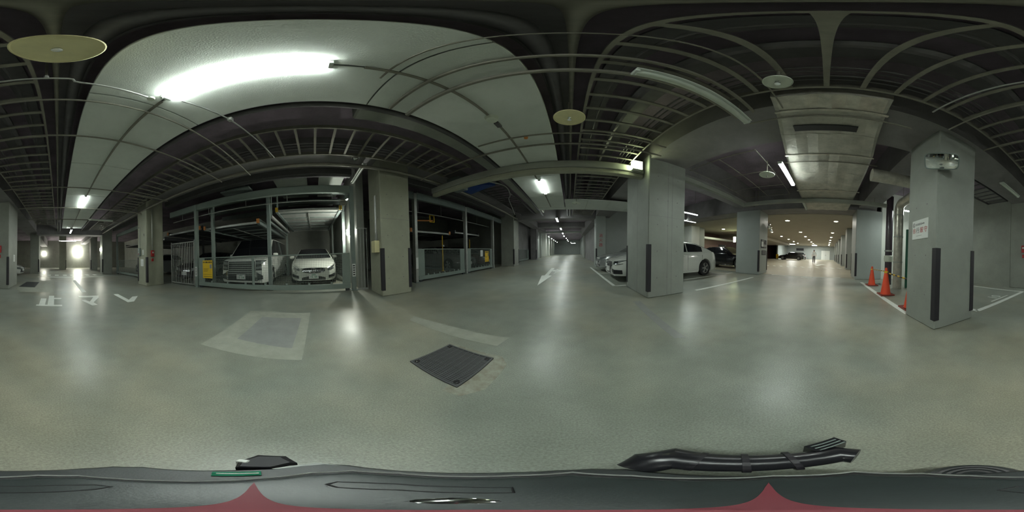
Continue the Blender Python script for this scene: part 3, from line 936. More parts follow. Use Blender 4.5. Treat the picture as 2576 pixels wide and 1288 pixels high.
tube_lamp('unlit lamp at the head of the lift wall beside the cream pillar', (-4.25, 1.25, 3.42), 'x', 1.25, lit=False, wd=0.13, zt=3.72)
tube_lamp('lit lamp hidden behind the big pillar by the white saloon', (5.3, 6.0, 2.95), 'x', 1.22, zt=4.3)
tube_lamp('lit lamp in the recess behind the foil pipe', (5.75, -3.3, 2.95), 'y', 1.22, zt=4.3)
tube_lamp('added lamp brightening the white pillar behind the parked saloons', (7.7, 8.6, 3.2), 'x', 1.22, zt=4.3)  # added lamp, set mostly out of sight to brighten the white pillar
tube_lamp('unlit lamp at the lift side past the boards', (-2.0, -7.4, 3.0), 'x', 1.2, lit=False, zt=4.3)


def wall_lamp(label, x, y, z, nx_, ny_, k=1.0, m='wall_lamp'):
    r = thing('wall_lamp', label, 'lamp', (x, y, z))
    if abs(ny_) > 0:
        MB().box(x - 0.07, x + 0.07, y, y + ny_ * 0.03, z - 0.12, z + 0.12).build('back_plate', 'lamp_housing', r)
        MB().box(x - 0.055 * k, x + 0.055 * k, y + ny_ * 0.03, y + ny_ * 0.09 * k, z - 0.11, z + 0.11, c=0.02).build('diffuser', m, r)
    else:
        MB().box(x, x + nx_ * 0.03, y - 0.07, y + 0.07, z - 0.12, z + 0.12).build('back_plate', 'lamp_housing', r)
        MB().box(x + nx_ * 0.03, x + nx_ * 0.09, y - 0.055, y + 0.055, z - 0.11, z + 0.11, c=0.02).build('diffuser', 'wall_lamp', r)
    return r


wall_lamp('small lit lamp on the lift side wall behind the gate', -6.0, 1.36, 1.93, 0, -1, 1.2, 'bay_lamp')
r = wall_lamp('glaring lamp on the end wall beyond the crossing', -3.1, -25.6, 2.55, 0, 1, 5.0, 'wall_glare')
wall_lamp('small lamp on the end wall behind the narrow pier', 2.2, -25.6, 2.2, 0, 1, 2.0, 'wall_glare')
wall_lamp('small lit lamp on the pillar beyond the number 9', -3.49, -12.9, 2.0, 1, 0)
# lobby downlights
MB_dl = None
rows = [(2.47, (9.98, 15.25, 19.0, 22.9, 26.7, 30.5, 34.4), 'middle row'), (-0.55, (10.05, 15.3, 19.1, 22.9, 26.7, 30.5, 34.4), 'right row'), (5.36, (15.2, 18.9, 22.7, 26.5, 30.4), 'left row')]
for yy, xs, rn in rows:
    for i, x in enumerate(xs):
        lb = 'recessed lobby downlight, number %s from the pillars in the %s' % (('one', 'two', 'three', 'four', 'five', 'six', 'seven')[i], rn)
        if MB_dl is None:
            r = thing('downlight', lb, 'lamp', (x, yy, 3.2), group='downlights in the lobby ceiling')
            MB().lathe([(0.13, 0.0), (0.15, 0.0), (0.15, -0.012), (0.12, -0.012)], (x, yy, 3.2), 16, closed=True).build('trim_ring', 'white_plastic', r)
            MB().lathe([(0.0, -0.010), (0.12, -0.010), (0.12, -0.004), (0.0, -0.004)], (x, yy, 3.2), 10).build('lens', 'downlight', r)
            MB_dl = r
        else:
            c_ = copy_tree(MB_dl, (x, yy, 3.2))
            c_['label'] = lb
c_ = copy_tree(MB_dl, (12.0, 8.8, 3.2))
c_['label'] = 'single downlight above the black car beside the lobby pillar'
for i, (x, y) in enumerate(((33.0, 7.0), (35.5, 2.6))):
    r = thing('light_panel', ('broad glowing panel above the far black car', 'broad glowing panel above the end of the lobby')[i], 'lamp', (x, y, 3.16))
    MB().box(x - 0.8, x + 0.8, y - 0.55, y + 0.55, 3.165, 3.2).build('frame', 'white_plastic', r)
    MB().box(x - 0.75, x + 0.75, y - 0.5, y + 0.5, 3.155, 3.165).build('diffuser', 'led_face', r)

# ------------------------------------------------------------------ white cross beam with exit sign
r = thing('cross_duct', 'pale box beam crossing the aisle to the exit sign', 'duct', (-0.9, 3.45, 2.86))
MB().box(-3.75, 1.62, 3.36, 3.60, 2.97, 3.14, c=0.01).build('casing', 'concrete', r)
MB().box(-3.75, 1.62, 3.40, 3.56, 2.87, 2.97, c=0.008).build('lower_casing', 'concrete_cream', r)
r = thing('exit_sign', 'glowing exit sign box at the end of the pale cross beam', 'sign', (1.36, 3.30, 2.99))
MB().box(1.30, 1.52, 3.22, 3.34, 2.98, 3.22, c=0.008).build('casing', 'white_plastic', r)
MB().box(1.315, 1.505, 3.208, 3.222, 2.995, 3.205).build('lit_face', 'exit_face', r)
MB().box(1.288, 1.302, 3.235, 3.325, 2.995, 3.205).build('lit_face', 'exit_face', r)
# trunking with two runs in front of the lobby
r = thing('cable_trunking', 'pale L-shaped trunking in front of the lobby pillars', 'duct', (5.75, 0.6, 3.0))
MB().box(5.70, 5.84, -2.18, 3.30, 2.99, 3.13, c=0.008).build('casing', 'concrete', r)
MB().box(2.63, 5.70, 3.18, 3.30, 2.99, 3.13, c=0.008).build('casing', 'concrete', r)
for y in (-1.7, 1.4, 2.6):
    MB().tube([(5.77, y, 3.13), (5.77, y, 4.3)], 0.008, 5).build('hanger', 'galv_dull', r)
# square grid racks over the bay right of the big pillar
r = thing('ceiling_grid', 'square pipe grid hung over the bay before the lobby', 'rack', (4.2, 2.0, 3.3))
for x in (2.75, 3.75, 4.75, 5.65):
    MB().tube([(x, 1.35, 3.30), (x, 3.1, 3.30)], 0.010, 6).build('rod', 'galv_dull', r)
for y in (1.35, 2.2, 3.1):
    MB().tube([(2.75, y, 3.315), (5.65, y, 3.315)], 0.010, 6).build('rod', 'galv_dull', r)

# ------------------------------------------------------------------ insulated duct towards the lobby
r = thing('foil_duct', 'broad duct wrapped in crinkled foil insulation leading to the lobby', 'duct', (3.4, 0, 3.0))
secs = [(1.28, 0.52, 0.50), (1.55, 0.56, 0.54), (2.1, 0.66, 0.63), (2.7, 0.75, 0.74), (3.5, 0.85, 0.80), (4.6, 0.88, 0.84), (5.7, 0.88, 0.85), (7.32, 0.88, 0.85)]
secs = [(min(7.33, x * 1.077), a * 1.077, b2 * 1.077) for x, a, b2 in secs]
for i in range(len(secs) - 1):
    (xa_, wl, wr), (xb_, wl2, wr2) = secs[i], secs[i + 1]
    n = 8
    vsx, fsx = [], []
    for j in range(2):
        x = (xa_ + 0.004, xb_ - 0.004)[j]
        L_, R_ = ((wl, wr), (wl2, wr2))[j]
        ring = [(x, L_, 3.315), (x, L_, 3.19)]
        for k in range(n + 1):
            t = k / n
            ring.append((x, L_ - 0.05 - (L_ + R_ - 0.10) * t, 3.155 + 0.010 * math.sin(7 * t * math.pi + i)))
        ring += [(x, -R_, 3.19), (x, -R_, 3.315)]
        vsx += ring
    m_ = len(vsx) // 2
    fsx = [(k, (k + 1) % m_, m_ + (k + 1) % m_, m_ + k) for k in range(m_)] + [tuple(range(m_))[::-1], tuple(range(m_, 2 * m_))]
    MB().add(vsx, fsx).build('insulated_section', 'insulation' if i > 0 else 'foil', r)
for x in (1.68, 2.93, 4.97):
    wv = 0.61 if x < 2 else 0.82 if x < 3.5 else 0.96
    MB().box(x - 0.02, x + 0.02, -wv, wv, 3.135, 3.143).build('foil_band', 'foil', r)
MB().box(2.02, 2.16, -0.34, 0.48, 3.13, 3.146).build('slot_opening', 'ink_black', r)
MB().tube([(1.80, 0.97, 3.13), (1.80, -0.97, 3.13)], 0.014, 6).build('strap_rod', 'galv_dull', r)
MB().tube([(3.20, 0.99, 3.13), (3.20, -0.97, 3.13)], 0.014, 6).build('strap_rod', 'galv_dull', r)

# big pipes beside it, with elbows, and the vertical foil pipe behind the cones
def bend(pts, rad, n=6):
    out = [Vector(pts[0])]
    for i in range(1, len(pts) - 1):
        p0, p, p2 = Vector(pts[i - 1]), Vector(pts[i]), Vector(pts[i + 1])
        a, c = (p0 - p).normalized(), (p2 - p).normalized()
        A, C = p + a * rad, p + c * rad
        for k in range(n + 1):
            t = k / n
            out.append(A.lerp(p, t).lerp(p.lerp(C, t), t))
    out.append(Vector(pts[-1]))
    return out


r = thing('foil_pipe', 'tall foil-wrapped pipe bending down to the floor behind the cones', 'pipe', (5.0, -2.35, 0))
MB().tube(bend([(3.35, -0.9, 2.96), (3.35, -2.35, 2.96), (4.98, -2.35, 2.90), (4.98, -2.35, 0.0)], 0.25), 0.155, 14).build('pipe', 'foil', r, smooth=True)
for z in (0.9, 1.75, 2.5):
    MB().lathe([(0.150, -0.02), (0.163, -0.02), (0.163, 0.02), (0.150, 0.02)], (4.98, -2.35, z), 16, closed=True).build('band', 'galv', r)
r = thing('drain_pipe', 'dark vertical pipe with a pale collar beside the foil pipe', 'pipe', (5.85, -2.36, 0))
MB().tube([(5.85, -2.36, 0), (5.85, -2.36, 3.5)], 0.14, 14).build('pipe', 'pipe_dark', r, smooth=True)
MB().lathe([(0.135, -0.03), (0.16, -0.03), (0.16, 0.03), (0.135, 0.03)], (5.85, -2.36, 1.30), 16, closed=True).build('collar', 'galv', r)
MB().lathe([(0.135, -0.13), (0.17, -0.10), (0.18, 0.0), (0.17, 0.10), (0.135, 0.13)], (5.85, -2.36, 1.0), 16, closed=True).build('coupling', 'disc_white', r, smooth=True)
o = MB().box(4.95, 5.03, -2.74, -2.66, 0, 2.05, c=0.006).build('green_post', 'teal_pole')
tag(o, 'green patterned post standing just behind the foil pipe', 'post')
# small clutter at the lift side ceiling: crumpled sheet, blue sheet, cable loop
o = MB().add([(-3.5, 4.2, 3.30), (-2.5, 4.35, 3.24), (-2.3, 4.75, 3.32), (-3.4, 5.0, 3.28), (-3.5, 4.2, 3.40), (-2.5, 4.35, 3.40), (-2.3, 4.75, 3.41), (-3.4, 5.0, 3.41)],
             [(3, 2, 1, 0), (4, 5, 6, 7), (0, 1, 5, 4), (1, 2, 6, 5), (2, 3, 7, 6), (3, 0, 4, 7)]).build('plastic_sheet', 'blue_sheet')
tag(o, 'blue plastic sheet stuffed above the far lift gates', 'sheet')
o = MB().tube(bend([(-2.5, 4.4, 3.40), (-2.0, 5.0, 3.35), (-2.1, 5.6, 3.2), (-2.5, 6.4, 3.35), (-3.3, 9.5, 3.35)], 0.3), 0.02, 8).build('cable_hose', 'galv', smooth=True)
tag(o, 'pale hose looping below the blue sheet', 'hose')
o = MB().box(-3.34, -2.9, 3.62, 4.1, 3.05, 3.42, c=0.02).build('fan_box', 'steel')
tag(o, 'grey box at the lift end of the cross beam', 'box')

o = MB().box(-2.16, -1.62, 0.6, 10.3, 3.52, 4.3, c=0.03).build('sprayed_beam', 'concrete')
tag(o, 'rough sprayed beam edge beside the pale boards on the lift side', 'beam')

# ================================================================== CARS
def lerpt(tab, x):
    if x <= tab[0][0]:
        return tab[0][1]
    for (a, b2), (c, d) in zip(tab, tab[1:]):
        if x <= c:
            t = (x - a) / (c - a)
            return b2 + (d - b2) * t
    return tab[-1][1]


def smoothtab(tab, x):
    # average a little to round the profile
    return (lerpt(tab, x - 0.05) + 2 * lerpt(tab, x) + lerpt(tab, x + 0.05)) / 4


STYLES = {
    'saloon': dict(L=4.92, W=1.86, H=1.45, top=[(0, 0.66), (0.10, 0.74), (0.45, 0.84), (1.45, 0.97), (1.7, 0.99), (4.0, 1.05), (4.3, 1.10), (4.75, 1.07), (4.92, 0.98)],
                   gh=(1.42, 2.25, 3.45, 4.42), zb=0.22, wf=0.90, wr=3.93, rad=0.345, af=0.95, kf=0.30, kr=0.22, lean=0.28, rlean=0.22, pc=3.78, roofw=0.72),
    'coupe': dict(L=4.64, W=1.78, H=1.42, top=[(0, 0.62), (0.10, 0.71), (0.5, 0.83), (1.30, 0.95), (1.6, 0.97), (3.9, 1.04), (4.2, 1.06), (4.5, 1.03), (4.64, 0.95)],
                  gh=(1.25, 2.10, 3.05, 4.15), zb=0.20, wf=0.93, wr=3.63, rad=0.33, af=1.0, kf=0.36, kr=0.28, lean=0.36, rlean=0.25, pc=3.55, roofw=0.70),
    'van': dict(L=4.94, W=1.85, H=1.90, top=[(0, 0.92), (0.06, 1.00), (0.35, 1.06), (0.85, 1.13), (1.1, 1.12), (4.85, 1.15), (4.94, 1.13)],
                gh=(0.78, 1.65, 4.72, 4.92), zb=0.19, wf=0.92, wr=3.92, rad=0.345, af=0.55, kf=0.16, kr=0.10, lean=0.12, rlean=0.05, pc=4.6, roofw=0.82),
    'sports': dict(L=4.4, W=1.85, H=1.28, top=[(0, 0.55), (0.12, 0.66), (0.6, 0.80), (1.3, 0.88), (3.4, 0.95), (4.0, 0.92), (4.4, 0.80)],
                   gh=(1.25, 2.05, 2.7, 3.9), zb=0.17, wf=0.90, wr=3.35, rad=0.34, af=1.0, kf=0.34, kr=0.25, lean=0.3, rlean=0.2, pc=2.9, roofw=0.68),
    'compact': dict(L=3.9, W=1.69, H=1.50, top=[(0, 0.70), (0.10, 0.82), (0.5, 0.94), (1.05, 1.02), (3.5, 1.06), (3.9, 1.02)],
                    gh=(0.95, 1.75, 3.1, 3.75), zb=0.2, wf=0.75, wr=3.25, rad=0.31, af=0.7, kf=0.28, kr=0.18, lean=0.25, rlean=0.12, pc=3.4, roofw=0.76),
}


def make_car(name, label, style, paint, loc, rotz, front='plain', plate=None, group=None, detail=True):
    s = STYLES[style]
    L, W, H = s['L'], s['W'], s['H']
    hwid = W / 2
    root = thing(name, label, 'car', (loc[0], loc[1], loc[2] if len(loc) > 2 else 0), rotz, group)
    WL[root.name] = (0, 0, 0)

    def wx(x):
        if x < s['af']:
            t = 1 - max(x, 0) / s['af']
            return hwid * (1 - s['kf'] * t ** 2.6)
        xr = L - x
        if xr < 0.8:
            t = 1 - max(xr, 0) / 0.8
            return hwid * (1 - s['kr'] * t ** 2.4)
        return hwid

    def lean(x, z):
        d = 0.0
        if x < 0.8:
            k = 1 - x / 0.8
            d += k * (s['lean'] * max(0, z - 0.52) + 0.30 * max(0, 0.36 - z))
        if L - x < 0.8:
            k = 1 - (L - x) / 0.8
            d -= k * (s['rlean'] * max(0, z - 0.62) + 0.30 * max(0, 0.36 - z))
        return x + d
    ra = s['rad'] + 0.055

    def arch(x):
        za = s['zb']
        for xw in (s['wf'], s['wr']):
            d = abs(x - xw)
            if d < ra:
                za = max(za, s['rad'] + math.sqrt(ra * ra - d * d))
        return za
    N = 92
    xs = [L * i / N for i in range(N + 1)]
    for xw in (s['wf'], s['wr']):
        xs += [xw - ra + 0.001, xw - ra - 0.001, xw + ra - 0.001, xw + ra + 0.001]
    xs = sorted(xs)
    V, F = [], []
    for x in xs:
        wd, zt, za = wx(x), smoothtab(s['top'], x), arch(x)
        zb = s['zb']
        z4 = max(0.55 * zt, za + 0.015)
        z5 = max(zt - 0.11, z4 + 0.015)
        z6 = max(zt - 0.02, z5 + 0.01)
        half = [(0.70 * wd, zb), (0.70 * wd, za), (0.965 * wd, za), (0.998 * wd, min(za + 0.06, z4 - 0.005)), (wd, z4), (0.985 * wd, z5), (0.935 * wd, z6), (0.80 * wd, zt + 0.012), (0.45 * wd, zt + 0.03)]
        ring = [(lean(x, z), y, z) for y, z in half] + [(lean(x, z), -y, z) for y, z in half[::-1]]
        V += ring
    m_ = 18
    for i in range(len(xs) - 1):
        for k in range(m_):
            a, b2 = i * m_ + k, i * m_ + (k + 1) % m_
            F.append((a, b2, b2 + m_, a + m_))
    F.append(tuple(range(m_))[::-1])
    F.append(tuple(range((len(xs) - 1) * m_, len(xs) * m_)))
    body = MB().add(V, F).build('body', paint, root, smooth=True)
    # greenhouse
    g0, g1, g2, g3 = s['gh']
    bz = lambda x: smoothtab(s['top'], x) + 0.008

    def rz(x):
        if x < g1:
            t = (x - g0) / (g1 - g0)
            return bz(g0) + (H - 0.02 - bz(g0)) * (t * 1.12 - 0.12 * t * t)
        if x > g2:
            t = (g3 - x) / (g3 - g2)
            return bz(g3) + (H - 0.04 - bz(g3)) * (t * 1.25 - 0.25 * t * t)
        t = (x - g1) / (g2 - g1)
        return H - 0.02 + 0.02 * math.sin(math.pi * t) - 0.02 * t

    def yb(x):
        return wx(x) * 0.925

    def yt(x):
        f = max(0.0, min(1.0, (rz(x) - bz(x)) / (H - 1.0)))
        return yb(x) * (1 - f) + min(yb(x), s['roofw'] * hwid) * f
    gx = [g0 + (g3 - g0) * i / 40 for i in range(41)]

    def side_strip(xlo, xhi, inset_b, inset_t, off, nm, m2):
        for sg in (1, -1):
            V2, F2 = [], []
            xs2 = [xlo + (xhi - xlo) * i / 24 for i in range(25)]
            for x in xs2:
                z0, z1 = bz(x) + inset_b, rz(x) - inset_t
                if z1 < z0 + 0.004:
                    z1 = z0 + 0.004
                hgt = max(1e-3, rz(x) - bz(x))
                fy = lambda z: yb(x) + (yt(x) - yb(x)) * (z - bz(x)) / hgt
                V2 += [(x, sg * (fy(z0) + off), z0), (x, sg * (fy(z1) + off), z1)]
            for i in range(24):
                F2.append((2 * i, 2 * i + 2, 2 * i + 3, 2 * i + 1))
            MB().add(V2, F2).build(nm, m2, root, smooth=True)
    # cabin shell in paint, glass laid on it
    V2, F2 = [], []
    for x in gx:
        z0, z1 = bz(x) - 0.03, max(rz(x), bz(x) - 0.02)
        cr = 0.025 * min(1, max(0, (z1 - z0) / 0.3))
        V2 += [(x, yb(x), z0), (x, yt(x), z1 - 0.02), (x, yt(x) * 0.9, z1 + cr * 0.4), (x, 0, z1 + cr), (x, -yt(x) * 0.9, z1 + cr * 0.4), (x, -yt(x), z1 - 0.02), (x, -yb(x), z0)]
    for i in range(40):
        for k in range(6):
            a = i * 7 + k
            F2.append((a, a + 1, a + 8, a + 7))
    MB().add(V2, F2).build('cabin', paint, root, smooth=True)
    mid = (g1 + g2) / 2 + 0.05 if style != 'van' else 1.95
    a0 = g0 + 0.34
    side_strip(a0, mid - 0.03, 0.012, 0.055, 0.010, 'side_window', 'glass')
    side_strip(mid + 0.03, s['pc'], 0.012, 0.055, 0.010, 'side_window', 'glass')

    def top_strip(xlo, xhi, nm, m2):
        V3, F3 = [], []
        n = 14
        for i in range(n + 1):
            x = xlo + (xhi - xlo) * i / n
            z = rz(x)
            cr = 0.025 * min(1, max(0, (z - bz(x)) / 0.3))
            yy = yt(x) - 0.055
            for k in range(7):
                t = k / 3 - 1
                V3.append((x, yy * t, z + cr * (1 - t * t) * 0.9 + 0.012))
        for i in range(n):
            for k in range(6):
                a = i * 7 + k
                F3.append((a, a + 1, a + 8, a + 7))
        MB().add(V3, F3).build(nm, m2, root, smooth=True)
    top_strip(g0 + 0.03, g1 - 0.03, 'windscreen', 'glass')
    top_strip(g2 + 0.04, g3 - 0.05, 'rear_window', 'glass')

    # wheels
    R_ = s['rad']
    src = None
    for xw in (s['wf'], s['wr']):
        for sg in (1, -1):
            cy = sg * (hwid - 0.115)
            if src is None:
                wh = bpy.data.objects.new('wheel', None)
                COL.objects.link(wh)
                wh.parent = root
                WL[wh.name] = (0, 0, 0)
                MB().lathe([(R_ * 0.66, -0.10), (R_ * 0.92, -0.11), (R_, -0.085), (R_, 0.085), (R_ * 0.92, 0.11), (R_ * 0.66, 0.10)], (0, 0, 0), 28, 'y', closed=True).build('tyre', 'tyre', wh, smooth=True)
                MB().lathe([(R_ * 0.70, 0.095), (R_ * 0.70, -0.09), (R_ * 0.62, -0.09), (R_ * 0.62, 0.085)], (0, 0, 0), 24, 'y', closed=True).build('rim', 'chrome' if detail else 'galv', wh, smooth=True)
                MB().lathe([(0.0, 0.02), (R_ * 0.63, 0.02), (R_ * 0.63, 0.0), (0.0, 0.0)], (0, 0, 0), 20, 'y').build('brake_disc', 'steel_dark', wh)
                b = MB()
                for k in range(5):
                    t = 2 * math.pi * k / 5
                    for dt in (-0.16, 0.16):
                        p0 = Vector((math.cos(t) * 0.03, 0.085, math.sin(t) * 0.03))
                        p1 = Vector((math.cos(t + dt) * R_ * 0.64, 0.088, math.sin(t + dt) * R_ * 0.64))
                        b.tube([p0, p1], 0.016, 5)
                b.lathe([(0.0, 0.1), (0.045, 0.098), (0.05, 0.07), (0.0, 0.07)], (0, 0, 0), 12, 'y')
                b.build('spokes', 'galv', wh)
                src = wh
                wh.location = (xw, cy, R_)
            else:
                wh = copy_tree(src, (xw, cy, R_), parent=root)
            wh.rotation_euler = (0, 0, 0 if sg > 0 else math.pi)

    # front surface helper
    def fx(y, z):
        y = abs(y) / (1.0 if z < 0.62 else 0.965)
        x = 0.0
        if y > wx(0):
            t = min(1, max(0, (1 - y / hwid) / s['kf'])) ** (1 / 2.6)
            x = s['af'] * (1 - t)
        return lean(x, z)

    def rx(y, z):
        y = abs(y) / (1.0 if z < 0.62 else 0.965)
        x = L
        if y > wx(L):
            t = min(1, max(0, (1 - y / hwid) / s['kr'])) ** (1 / 2.4)
            x = L - 0.8 * (1 - t)
        return lean(x, z)

    def patch(nm, m2, y0, y1, lo, hi, off=0.012, rear=False, par=None, n=10):
        """panel draped on the nose between the curves lo(t) and hi(t), t from y0 to y1"""
        V3, F3 = [], []
        rows_ = 4
        fn = rx if rear else fx
        o_ = off + 0.004 if rear else -off - 0.004
        for i in range(n + 1):
            t = i / n
            y = y0 + (y1 - y0) * t
            zl, zh = (lo(t) if callable(lo) else lo), (hi(t) if callable(hi) else hi)
            for k in range(rows_ + 1):
                z = zl + (zh - zl) * k / rows_
                V3.append((fn(y, z) + o_, y, z))
        st = rows_ + 1
        for i in range(n):
            for k in range(rows_):
                a = i * st + k
                F3.append((a, a + 1, a + st + 1, a + st))
        nn = len(V3)
        # depth so that it is a solid insert
        V3 += [(p[0] + (-0.03 if rear else 0.03), p[1], p[2]) for p in V3]
        border = [i * st for i in range(n + 1)] + [n * st + k for k in range(1, st)] + [i * st + rows_ for i in range(n - 1, -1, -1)] + [k for k in range(rows_ - 1, 0, -1)]
        for a, b2 in zip(border, border[1:] + border[:1]):
            F3.append((a, b2, b2 + nn, a + nn))
        return MB().add(V3, F3).build(nm, m2, par or root, smooth=True)

    def both(nm, m2, y0, y1, lo, hi, off=0.012, rear=False):
        patch(nm, m2, y0, y1, lo, hi, off, rear)
        patch(nm, m2, -y0, -y1, lo, hi, off, rear)
    if front == 'van':
        gr = patch('grille', 'black_plastic', -0.52, 0.52, 0.46, 0.95, 0.010)
        for k in range(6):
            patch('grille_bar', 'chrome', -0.50, 0.50, 0.50 + 0.075 * k, 0.53 + 0.075 * k, 0.026, par=gr)
        patch('lower_grille', 'black_plastic', -0.60, 0.60, 0.26, 0.44, 0.012)
        both('headlight', 'lamp_glass', 0.55, 0.88, lambda t: 0.83 + 0.03 * t, lambda t: 0.93 + 0.03 * t, 0.014)
        both('headlight_lower', 'lamp_glass', 0.57, 0.87, lambda t: 0.68 + 0.04 * t, lambda t: 0.76 + 0.04 * t, 0.014)
        both('lamp_surround', 'lamp_dark', 0.55, 0.885, 0.64, 0.98, 0.008)
        both('fog_bezel', 'lamp_dark', 0.60, 0.80, lambda t: 0.28 + 0.05 * t, lambda t: 0.56 - 0.1 * t, 0.016)
        both('bumper_blade', 'chrome', 0.53, 0.60, 0.27, 0.60, 0.020)
        pz = 0.40
    elif front == 'star':
        el = lambda t: math.sqrt(max(0, 1 - (2 * t - 1) ** 2 * 0.92))
        gr = patch('grille', 'lamp_dark', -0.40, 0.40, lambda t: 0.55 - 0.085 * el(t), lambda t: 0.60 + 0.06 * el(t), 0.010, n=16)
        patch('grille_bar', 'chrome', -0.36, 0.36, 0.560, 0.575, 0.022, par=gr)
        for k in range(13):
            y = -0.34 + 0.68 * k / 12
            patch('grille_stud', 'chrome', y - 0.006, y + 0.006, 0.52, 0.64, 0.018, par=gr, n=2)
        c_ = (fx(0, 0.57) - 0.03, 0, 0.568)
        MB().lathe([(0.075, 0.0), (0.085, 0.0), (0.085, -0.008), (0.075, -0.008)], c_, 24, 'x', closed=True).build('emblem', 'chrome', gr)
        for k in range(3):
            t = math.pi / 2 + 2 * math.pi * k / 3
            MB().tube([c_, (c_[0], c_[1] + 0.078 * math.cos(t), c_[2] + 0.078 * math.sin(t))], [0.009, 0.003], 5).build('emblem', 'chrome', gr)
        both('headlight', 'lamp_glass', 0.50, 0.84, lambda t: 0.55 + 0.09 * t, lambda t: 0.63 + 0.14 * t, 0.010)
        both('headlight_lens', 'lamp_dark', 0.54, 0.78, lambda t: 0.57 + 0.07 * t, lambda t: 0.62 + 0.10 * t, 0.016)
        both('air_intake', 'black_plastic', 0.52, 0.80, lambda t: 0.28 + 0.04 * t, lambda t: 0.38 + 0.05 * t, 0.010)
        patch('lower_grille', 'black_plastic', -0.42, 0.42, 0.22, lambda t: 0.30 + 0.06 * min(1, 4 * min(t, 1 - t)), 0.010)
        pz = 0.36
    elif front == 'kidney':
        for sg in (1, -1):
            gr = patch('grille', 'black_plastic', sg * 0.03, sg * 0.30, lambda t: 0.49 + 0.03 * t, lambda t: 0.69 - 0.01 * t, 0.010)
            patch('grille_frame', 'chrome', sg * 0.02, sg * 0.31, 0.685, 0.70, 0.014, par=gr)
        both('headlight', 'lamp_glass', 0.36, 0.82, lambda t: 0.57 + 0.05 * t, lambda t: 0.67 + 0.08 * t, 0.010)
        both('headlight_lens', 'lamp_dark', 0.42, 0.70, lambda t: 0.585 + 0.05 * t, lambda t: 0.65 + 0.06 * t, 0.016)
        both('air_intake', 'black_plastic', 0.40, 0.80, lambda t: 0.27 + 0.02 * t, lambda t: 0.44 - 0.02 * t, 0.010)
        both('intake_blade', paint, 0.36, 0.46, lambda t: 0.24 + 0.02 * t, lambda t: 0.42 - 0.12 * t, 0.024)
        patch('lower_grille', 'black_plastic', -0.36, 0.36, 0.26, 0.36, 0.010)
        pz = 0.42
    else:
        z0 = s['top'][0][1]
        gr = patch('grille', 'black_plastic', -0.36, 0.36, z0 - 0.20, z0 - 0.04, 0.010)
        patch('grille_bar', 'chrome', -0.34, 0.34, z0 - 0.13, z0 - 0.11, 0.02, par=gr)
        both('headlight', 'lamp_glass', 0.42, 0.80, lambda t: z0 - 0.13 + 0.08 * t, lambda t: z0 + 0.10 * t, 0.010)
        patch('lower_grille', 'black_plastic', -0.5, 0.5, 0.25, 0.36, 0.010)
        pz = 0.42
    if style != 'van':
        both('tail_light', 'tail_red', 0.52, 0.86, lambda t: 0.80 + 0.02 * t, lambda t: 0.93 + 0.01 * t, 0.010, rear=True)
    else:
        both('tail_light', 'tail_red', 0.62, 0.86, 0.9, 1.1, 0.010, rear=True)
    # plate
    xp = fx(0, pz) - 0.045
    pl = MB().box(xp - 0.006, xp + 0.03, -0.165, 0.165, pz - 0.0825, pz + 0.0825, c=0.003).build('number_plate', 'white_paper', root)
    if plate:
        for k, chh in enumerate(plate):
            if chh != ' ':
                text(chh, 0.10, frame((xp - 0.0065, 0.10 - 0.05 * k, pz - 0.02), (0, -1, 0), (0, 0, 1)), 'ink_green', pl, 'plate_character', bold=0.002)
        MB().box(xp - 0.0075, xp - 0.005, -0.07, 0.07, pz + 0.045, pz + 0.065).build('plate_heading', 'ink_green', pl)
    # mirrors
    for sg in (1, -1):
        xm_ = g0 + 0.42
        zm = bz(xm_) + 0.06
        mi = MB().lathe([(0.0, -0.10), (0.045, -0.09), (0.068, -0.03), (0.07, 0.03), (0.06, 0.09), (0.0, 0.10)], (xm_, sg * (hwid + 0.07), zm), 12, 'y').build('mirror', paint, root, smooth=True)
        MB().tube([(xm_ + 0.03, sg * (hwid * 0.93), zm - 0.05), (xm_ + 0.02, sg * (hwid + 0.0), zm - 0.02)], 0.016, 6).build('mirror_arm', 'black_plastic', mi)
    if detail:
        for sg in (1, -1):
            for xh in (mid - 0.22, s['pc'] - 0.25 if style != 'van' else 2.3):
                MB().box(xh - 0.10, xh + 0.10, sg * (hwid * 0.985), sg * (hwid * 0.985 + 0.022), bz(xh) - 0.16, bz(xh) - 0.135, c=0.006).build('door_handle', paint, root)
            for xh in (a0 + 0.02, mid, s['pc'] - 0.05):
                zz = bz(xh)
                MB().box(xh - 0.003, xh + 0.003, sg * hwid * 0.955, sg * (hwid * 1.0005), s['zb'] + 0.08, zz - 0.13).build('door_gap', 'ink_black', root)
            MB().box(s['wf'] + ra + 0.02, s['wr'] - ra - 0.02, sg * (hwid * 0.96), sg * (hwid * 0.999), s['zb'] - 0.02, s['zb'] + 0.05, c=0.01).build('sill', paint if style != 'van' else 'chrome', root)
    return root


PI = math.pi
make_car('saloon_car', 'white saloon with twin kidney grilles half hidden by the broad pillar', 'saloon', 'car_white', (1.42, 5.80), 0, 'kidney', None)
make_car('saloon_car', 'silver saloon parked just beyond the white one', 'saloon', 'car_silver', (1.46, 8.55), 0, 'plain', None)
make_car('saloon_car', 'black saloon beside the left lobby pillar', 'saloon', 'car_black', (9.75, 4.35), PI / 2, 'plain')
make_car('minivan', 'white minivan with a big chrome grille behind the mesh gate', 'van', 'car_white', (-5.25, -2.53), PI, 'van', '・1 14')
make_car('hatchback_car', 'white car with a star emblem in the lift bay beside the wall', 'coupe', 'car_pearl', (-5.72, -0.03), PI, 'star', '・5 55')
make_car('saloon_car', 'black saloon behind the barred gate by the number 9 pillar', 'saloon', 'car_black', (-5.45, -5.55), PI, 'plain', None)
make_car('saloon_car', 'grey saloon behind the farther gate with a yellow notice', 'saloon', 'car_grey', (-5.5, 7.75), PI, 'plain', None)
